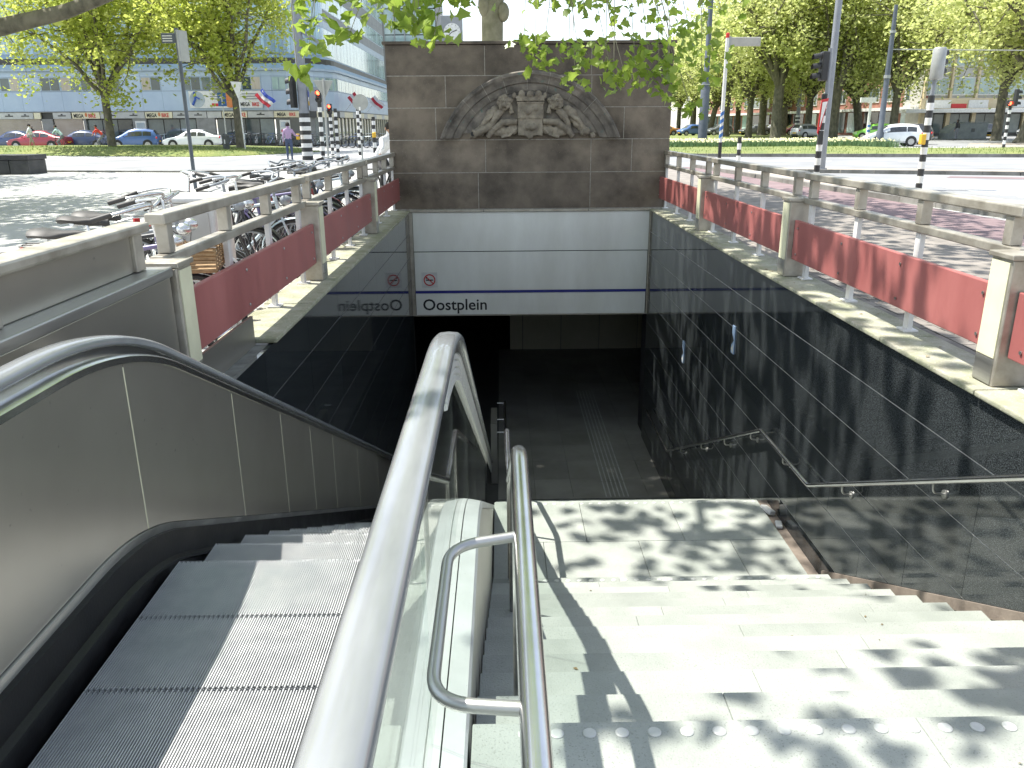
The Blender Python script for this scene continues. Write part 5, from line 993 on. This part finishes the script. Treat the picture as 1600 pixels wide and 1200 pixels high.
for i, (x, y) in enumerate(spots):
    o = fb if i == 0 else fb.copy()
    if i: COL.objects.link(o)
    o.location = (x, y, .01); o.rotation_euler = (r.uniform(-.06, .06), 0, pi / 2 + r.uniform(-.5, .5) if i < 20 else r.uniform(-.9, .9)); m = ['bike_black', 'bike_grey', 'bike_black', 'bike_blue', 'bike_black', 'bike_pale'][i % 6]
    o.material_slots[1].link = 'OBJECT'; o.material_slots[1].material = MATS[m]
    zone = 'left of the white coupe' if i < 9 else 'between tree and lilac-shirted person' if i < 20 else 'by the rounded corner shop'
    hue = {'bike_black': 'black', 'bike_grey': 'grey', 'bike_blue': 'dark blue', 'bike_pale': 'pale'}[m]; nth = 'first second third fourth fifth sixth seventh eighth ninth tenth eleventh twelfth thirteenth'.split()[i if i < 9 else i - 9 if i < 20 else i - 20]; tag(o, 'small ' + hue + ' bicycle, ' + nth + ' from left in the shop row ' + zone, 'bicycle', 'bicycles outside the shops, ' + zone)
pbr('bike_lime', (.3, .6, .05), (.34, .66, .08), 4, .4)
o = fb.copy(); COL.objects.link(o); o.location = (-5.0, 58, .01); o.rotation_euler = (0, 0, .3)
for q in (0, 1): o.material_slots[q].link = 'OBJECT'; o.material_slots[q].material = MATS['bike_lime']
tag(o, 'bicycle with lime green wheels beside the monument wall', 'bicycle'); del o['group']
# ------------------------------------------------------------------ cars
for nm, c in (('car_white', (.7, .72, .74)), ('car_red', (.3, .02, .03)), ('car_navy', (.03, .05, .12)), ('car_blue', (.06, .13, .32)), ('car_lime', (.42, .6, .34)), ('car_grey', (.12, .13, .14)), ('car_black', (.015, .015, .017)), ('car_silver', (.42, .43, .44)), ('car_green', (.2, .5, .06)), ('car_orange', (.45, .2, .04))): pbr(nm, c, tuple(q * 1.1 for q in c), 3, .3, .1, coat=.8)
pbr('car_glass', (.03, .035, .04), (.05, .055, .06), 2, .05, 0, spec=.9); pbr('car_trim', (.02, .02, .02), (.03, .03, .03), 5, .6); pbr('alloy', (.35, .35, .36), (.45, .45, .45), 8, .35, .7); pbr('headlamp', (.7, .7, .7), (.75, .75, .75), 8, .1)
def make_car(label, kind, paint):
    t = thing('car', label, 'car', (0, 0, 0))
    # x stations: (x, sill z, belt z, roof z, half width, roof half width); car points to +x
    if kind == 'hatch': L, st_ = 3.6, [(-1.8, .45, .62, .66, .66, .6), (-1.74, .3, .82, .98, .76, .66), (-1.5, .24, .9, 1.36, .8, .58), (-1.0, .22, .92, 1.46, .82, .58), (-.3, .22, .9, 1.48, .83, .58), (.3, .22, .87, 1.4, .83, .56), (.8, .22, .86, 1.08, .82, .6), (1.15, .22, .84, .9, .81, .68), (1.5, .24, .76, .8, .78, .66), (1.74, .3, .64, .68, .7, .6), (1.8, .42, .56, .58, .6, .52)]
    else: L, st_ = 4.5, [(-2.25, .45, .65, .7, .68, .62), (-2.15, .32, .84, .92, .78, .7), (-1.75, .26, .9, .97, .84, .7), (-1.2, .24, .9, 1.18, .87, .6), (-.7, .22, .89, 1.36, .88, .57), (-.1, .22, .88, 1.41, .89, .57), (.4, .22, .86, 1.33, .89, .56), (1.0, .22, .84, .98, .88, .62), (1.3, .22, .82, .87, .87, .72), (1.85, .24, .74, .78, .84, .7), (2.18, .32, .62, .66, .74, .64), (2.25, .44, .54, .56, .64, .56)]
    vs = []; fs = []
    for x, zs_, zb, zr_, hw, rw in st_:
        ring = [(-hw * .88, zs_), (-hw, zs_ + .12), (-hw, (zs_ + zb) / 2), (-hw * .97, zb), (-(hw * .97 * .35 + rw * .65), zb + (zr_ - zb) * .7), (-rw * .85, zr_ - .01), (0, zr_ + .015)]
        ring += [(-a, b) for a, b in ring[-2::-1]]; vs += [(x, a, b) for a, b in ring]
    m = 13
    for i in range(len(st_) - 1):
        for k in range(m): k2 = (k + 1) % m; fs.append((i * m + k, i * m + k2, (i + 1) * m + k2, (i + 1) * m + k))
    fs += [tuple(range(m)), tuple(range(len(st_) * m - 1, len(st_) * m - m - 1, -1))]
    B().add(vs, fs).build('body', paint, t, smooth=35, fix=True)
    def at(x, k):
        for (a, *ra), (b, *rb_) in zip(st_, st_[1:]):
            if a <= x <= b: u = (x - a) / (b - a); return [p + (q - p) * u for p, q in zip(ra, rb_)]
    def gp(x, f_, s_):   # point on the glasshouse side, f 0 belt .. 1 roof
        zs_, zb, zr_, hw, rw = at(x, 0); y0 = hw * .97; y1 = hw * .97 * .35 + rw * .65; g_ = min(1, f_ / .7); yy = y0 + (y1 - y0) * g_ if f_ <= .7 else y1 + (rw * .85 - y1) * (f_ - .7) / .3; return Vector((x, s_ * (yy + .008), zb + (zr_ - zb) * f_))
    xs_ = ((-1.35, -.75, -.7, .72) if kind == 'hatch' else (-1.1, -.5, -.42, .9))
    for s_ in (-1, 1):
        for a, b in ((xs_[0], xs_[1]), (xs_[2], xs_[3])):
            vs = []; fs = []; N = 6
            for i in range(N + 1):
                x = a + (b - a) * i / N; vs += [gp(x, .08, s_), gp(x, .68 if at(x, 0)[2] - at(x, 0)[1] > .3 else .5, s_)]
            for i in range(N): fs.append((2 * i, 2 * i + 2, 2 * i + 3, 2 * i + 1))
            B().add(vs, fs).build('side_window', 'car_glass', t)
    for a, b in (((xs_[3] - .32, xs_[3] + .28) if kind == 'hatch' else (.46, 1.15)), ((-1.76, -1.5) if kind == 'hatch' else (-1.72, -.78))):
        vs = []; fs = []; N = 4
        for i in range(N + 1):
            x = a + (b - a) * i / N; zs_, zb, zr_, hw, rw = at(x, 0)
            for q in (-.8, 0, .8): vs.append((x, q * rw, zr_ + .02 - (.02 if q else 0)))
        for i in range(N):
            for q in range(2): j = i * 3 + q; fs.append((j, j + 1, j + 4, j + 3))
        B().add(vs, fs).build('windscreen', 'car_glass', t)
    wx = (-L * .29, L * .31)
    for x in wx:
        for s_ in (-1, 1):
            y = s_ * (st_[5][4] - .08); w_ = B().lathe([(.22, -.1), (.3, -.09), (.31, 0), (.3, .09), (.22, .1)], (x, y, .31), 20, 'Y').build('wheel', 'tyre', t, smooth=40)
            rm = B().lathe([(.21, -.012), (.2, .012)], (x, y + s_ * .1, .31), 16, 'Y')
            rm.build('rim', 'alloy', w_); B().lathe([(.36, -.005), (.36, .005)], (x, y + s_ * .085 - s_ * .01, .33), 20, 'Y').build('wheel_arch', 'car_trim', t)
    e = st_[-2]; r_ = st_[1]
    for s_ in (-1, 1):
        B().ball((e[0] - .1, s_ * e[4] * .86, e[2] - .02), (.16, .14, .07), 8, 6).build('headlight', 'headlamp', t, smooth=True); B().ball((r_[0] + .03, s_ * r_[4] * .9, r_[2] - .02), (.07, .1, .11), 8, 6).build('tail_light', 'sign_red', t, smooth=True); B().ball((xs_[3] - .1, s_ * (st_[5][4] + .07), .95), (.06, .08, .06), 8, 6).build('mirror', paint, t)
    B().box(e[0] - .02, L / 2 + .01, -.5, .5, .28, .44).build('bumper', 'car_trim', t, bevel=.03); B().box(-L / 2 - .01, r_[0] + .02, -.5, .5, .3, .44).build('bumper', 'car_trim', t, bevel=.03); B().box(-L / 2 - .018, -L / 2 - .008, -.26, .26, .5, .61).build('number_plate', 'yellow', t); B().box(L / 2 + .012, L / 2 + .02, -.26, .26, .33, .43).build('number_plate', 'yellow', t)
    return t
hatch = make_car('small white hatchback driving out behind the lamp mast', 'hatch', 'car_white'); sedan = make_car('white coupe parked beyond the left verge', 'sedan', 'car_white')
hatch.location = (27.1, 57.9, .02); hatch.rotation_euler = (0, 0, radians(168)); sedan.location = (-23.4, 65, .02); sedan.rotation_euler = (0, 0, pi)
for src, x, y, a, m, lab in ((hatch, -41.2, 66.5, 60, 'car_lime', 'pale green small car cut by the left picture edge'), (sedan, -37.8, 66.5, 175, 'car_navy', 'dark blue car between the pale green and the red one'), (sedan, -35.2, 65, 178, 'car_red', 'red car parked behind the walking man in white'), (sedan, -32.6, 66.4, 185, 'car_navy', 'dark navy car right behind the red one, before the left tree'), (hatch, -28.3, 65.8, 190, 'car_blue', 'blue hatchback left of the white coupe'),
        (hatch, 30.3, 62.5, 150, 'car_black', 'black hatchback hidden behind the small white one'), (hatch, 35.2, 79, 165, 'car_green', 'bright green car behind the lamp mast'), (sedan, 46.4, 79.5, 240, 'car_black', 'black car with red tail light right of the container'), (sedan, 38, 118, 190, 'car_silver', 'silver sedan parked far off, right of the double lamp'), (hatch, 26.2, 116, 200, 'car_blue', 'blue car parked among the far park trees'), (hatch, 30.2, 116, 190, 'car_grey', 'grey car parked beyond the double lamp'), (sedan, 35.5, 117, 190, 'car_grey', 'dark car parked behind the double lamp foot'), (hatch, 40.2, 115, 190, 'car_red', 'dark red car parked near the brick house'), (sedan, 22.8, 118, 185, 'car_orange', 'orange-brown car parked far among the trees'), (hatch, 33, 90, 20, 'car_silver', 'silver car in the lane before the brick house'), (hatch, 53.5, 84, 210, 'car_grey', 'grey car parked at the far right beneath the canopy')):
    dup(src, (x, y, .02), radians(a), lab, mats={'car_white': m})
# ------------------------------------------------------------------ people
for nm, c in (('skin', (.32, .19, .13)), ('skin_dark', (.12, .065, .045)), ('hair', (.02, .015, .012)), ('shirt_lilac', (.36, .25, .38)), ('jeans', (.05, .07, .13)), ('shirt_white', (.66, .67, .7)), ('jacket_red', (.5, .05, .03)), ('shirt_teal', (.4, .55, .53)), ('cloth_black', (.02, .02, .022)), ('trouser_grey', (.16, .17, .19)), ('shorts', (.3, .27, .23)), ('shoe', (.05, .045, .04))): pbr(nm, c, tuple(q * 1.2 for q in c), 12, .8)
def person(label, loc, rz, J, top, legs, skin='skin', shoe='shoe', hair='hair', group=None, bare=False):
    """J: joint positions in metres, local; front is +y"""
    t = thing('person', label, 'person', (0, 0, 0), group)
    names = ['pelvis', 'waist', 'chest', 'neck', 'headb', 'headt', 'shl', 'ell', 'wrl', 'hal', 'shr', 'elr', 'wrr', 'har', 'hpl', 'knl', 'anl', 'tol', 'hpr', 'knr', 'anr', 'tor']
    rad_ = dict(pelvis=.145, waist=.13, chest=.15, neck=.055, headb=.085, headt=.09, sh=.075, el=.047, wr=.034, ha=.036, hp=.095, kn=.062, an=.045, to=.04)
    E_ = [('pelvis', 'waist'), ('waist', 'chest'), ('chest', 'neck'), ('neck', 'headb'), ('headb', 'headt')] + [e for s_ in 'lr' for e in (('chest', 'sh' + s_), ('sh' + s_, 'el' + s_), ('el' + s_, 'wr' + s_), ('wr' + s_, 'ha' + s_), ('pelvis', 'hp' + s_), ('hp' + s_, 'kn' + s_), ('kn' + s_, 'an' + s_), ('an' + s_, 'to' + s_))]
    me = bpy.data.meshes.new('body'); me.from_pydata([J[n] for n in names], [(names.index(a), names.index(b)) for a, b in E_], []); o = bpy.data.objects.new('body', me); COL.objects.link(o)
    md = o.modifiers.new('s', 'SKIN'); sk = me.skin_vertices[0].data
    for i, n in enumerate(names): rr = rad_.get(n) or rad_[n[:2]]; sk[i].radius = (rr, rr * (.72 if n in ('pelvis', 'waist', 'chest') else 1)); sk[i].use_root = (i == 0)
    md2 = o.modifiers.new('u', 'SUBSURF'); md2.levels = 2; md2.render_levels = 2
    dg = bpy.context.evaluated_depsgraph_get(); m2 = bpy.data.meshes.new_from_object(o.evaluated_get(dg)); o.modifiers.clear(); o.data = m2; bpy.data.meshes.remove(me); o.parent = t
    m2.materials.clear()
    for m in (top, legs, skin, shoe): m2.materials.append(MATS[m])
    V = {n: Vector(J[n]) for n in names}; seg = [(0, 'waist', 'chest'), (0, 'chest', 'neck'), (2, 'neck', 'headb'), (2, 'headb', 'headt'), (1, 'pelvis', 'pelvis')] + [q for s_ in 'lr' for q in ((0, 'sh' + s_, 'el' + s_), (0, 'el' + s_, 'wr' + s_), (2, 'wr' + s_, 'ha' + s_), (1, 'hp' + s_, 'kn' + s_), (2 if bare else 1, 'kn' + s_, 'an' + s_), (3, 'an' + s_, 'to' + s_))]
    for p in m2.polygons:
        c = p.center; best = (9, 0)
        for mi, a, b in seg:
            A, D = V[a], V[b] - V[a]; u = max(0, min(1, (c - A).dot(D) / D.length_squared)) if D.length > 1e-6 else 0; d_ = (c - A - D * u).length - (.05 if a in ('waist', 'chest', 'pelvis') else 0)
            if d_ < best[0]: best = (d_, mi)
        p.material_index = best[1]; p.use_smooth = True
    hc = (V['headb'] + V['headt']) / 2; up = (V['headt'] - V['headb']).normalized()
    B().ball(tuple(hc + up * .045 + Vector((0, -.02, 0))), (.098, .112, .105), 12, 9).build('hair', hair, t, smooth=True)
    B().ball((hc.x, hc.y + .1, hc.z - .01), (.018, .025, .025), 8, 6).build('nose', skin, t); B().ball((hc.x, hc.y + .088, hc.z - .055), (.03, .012, .008), 8, 5).build('mouth', 'jacket_red', t)
    for s_ in (-1, 1): B().ball((hc.x + s_ * .035, hc.y + .088, hc.z + .025), (.012, .01, .008), 6, 5).build('eye', 'hair', t); B().ball((hc.x + s_ * .098, hc.y - .01, hc.z), (.014, .026, .034), 6, 5).build('ear', skin, t)
    for s_ in 'lr':
        w_, h_ = V['wr' + s_], V['ha' + s_]; d_ = (h_ - w_).normalized(); sd = d_.orthogonal().normalized(); f_ = B()
        for k in range(4): b0 = h_ + sd * (.016 * (k - 1.5)); f_.tube([b0, b0 + d_ * (.05 + .01 * (k in (1, 2))), b0 + d_ * .085 + Vector((0, .012, -.01))], [.009, .008, .006], 6)
        f_.tube([w_ + d_ * .03 + sd * .03, h_ + sd * .055, h_ + sd * .06 + d_ * .03], [.011, .01, .007], 6).build('fingers', skin, t, smooth=True)
    t.location = loc; t.rotation_euler = (0, 0, rz); return t
def stand(arm_l=None, arm_r=None, step=0.):
    J = dict(pelvis=(0, 0, .96), waist=(0, 0, 1.1), chest=(0, 0, 1.34), neck=(0, 0, 1.5), headb=(0, .02, 1.58), headt=(0, .02, 1.69))
    for s_, q in (('l', -1), ('r', 1)):
        f_ = step * q; J.update({'sh' + s_: (.18 * q, 0, 1.4), 'el' + s_: (.23 * q, -.03 - f_ * .5, 1.13), 'wr' + s_: (.24 * q, .05 - f_ * .8, .9), 'ha' + s_: (.24 * q, .07 - f_ * .8, .83), 'hp' + s_: (.095 * q, 0, .9), 'kn' + s_: (.1 * q, .03 + f_ * .6, .5), 'an' + s_: (.1 * q, f_ - .03, .08), 'to' + s_: (.11 * q, f_ + .12, .04)})
    if arm_r: J.update(dict(zip(('elr', 'wrr', 'har'), arm_r)))
    if arm_l: J.update(dict(zip(('ell', 'wrl', 'hal'), arm_l)))
    return J
def ride(lean=.25):
    J = dict(pelvis=(0, -.2, 1.0), waist=(0, -.14, 1.14), chest=(0, -.14 + lean, 1.38), neck=(0, -.1 + lean, 1.52), headb=(0, -.05 + lean, 1.6), headt=(0, -.04 + lean, 1.71))
    for s_, q in (('l', -1), ('r', 1)): J.update({'sh' + s_: (.18 * q, -.12 + lean, 1.43), 'el' + s_: (.25 * q, .08 + lean, 1.22), 'wr' + s_: (.27 * q, .26 + lean * .4, 1.12), 'ha' + s_: (.27 * q, .3 + lean * .4, 1.08), 'hp' + s_: (.1 * q, -.18, .95), 'kn' + s_: (.12 * q, .22, .68 + .1 * q), 'an' + s_: (.11 * q, .02 + .08 * q, .28 + .12 * q), 'to' + s_: (.11 * q, .16 + .08 * q, .24 + .12 * q)})
    return J
person('person in a lilac shirt and jeans seen from behind, pressing the crossing button', (-10.05, 40.2, .01), .1, stand(arm_r=((.3, .1, 1.18), (.42, .3, 1.16), (.46, .36, 1.16))), 'shirt_lilac', 'jeans', 'skin_dark')
person('person in a white shirt and shorts walking before the red car', (-34.0, 61.6, .12), -1.4, stand(step=.22), 'shirt_white', 'shorts', bare=True)
person('person in black standing beside the containers, pale trousers', (41.4, 76, .02), .4, stand(), 'cloth_black', 'trouser_grey')
person('person in black with pale hair behind the dark blue car', (-37.9, 69, .02), pi, stand(), 'cloth_black', 'trouser_grey', hair='shorts')
for lab, lc, a, tp_, lg in (('person in red jacket cycling past the left tree', (-29.6, 62.9, .02), pi / 2 + .1, 'jacket_red', 'trouser_grey'), ('person with long dark hair in pale green top cycling before the red car', (-32.4, 62.6, .02), pi / 2, 'shirt_teal', 'trouser_grey'), ('person in a white shirt bent over a bicycle beside the monument wall', (-2.68, 19.2, -.12), -2.6, 'shirt_white', 'cloth_black')):
    person(lab, lc, a, ride(.5 if 'bent' in lab else .3), tp_, lg)
    o = fb.copy(); COL.objects.link(o); o.location = lc; o.rotation_euler = (0, 0, a + pi / 2); tag(o, 'dark bicycle ridden by the person in ' + ('red jacket' if 'red j' in lab else 'pale green top' if 'green' in lab else 'white shirt by the wall'), 'bicycle'); del o['group']
for i, (x, y, m, lab) in enumerate(((-6.2, 62, 'cloth_black', 'person in black standing by the lime green bicycle'), (-5.1, 63, 'trouser_grey', 'person in grey close to the wall edge outside the corner shop'))): person(lab, (x, y, .02), 2 + i, stand(), m, 'jeans')
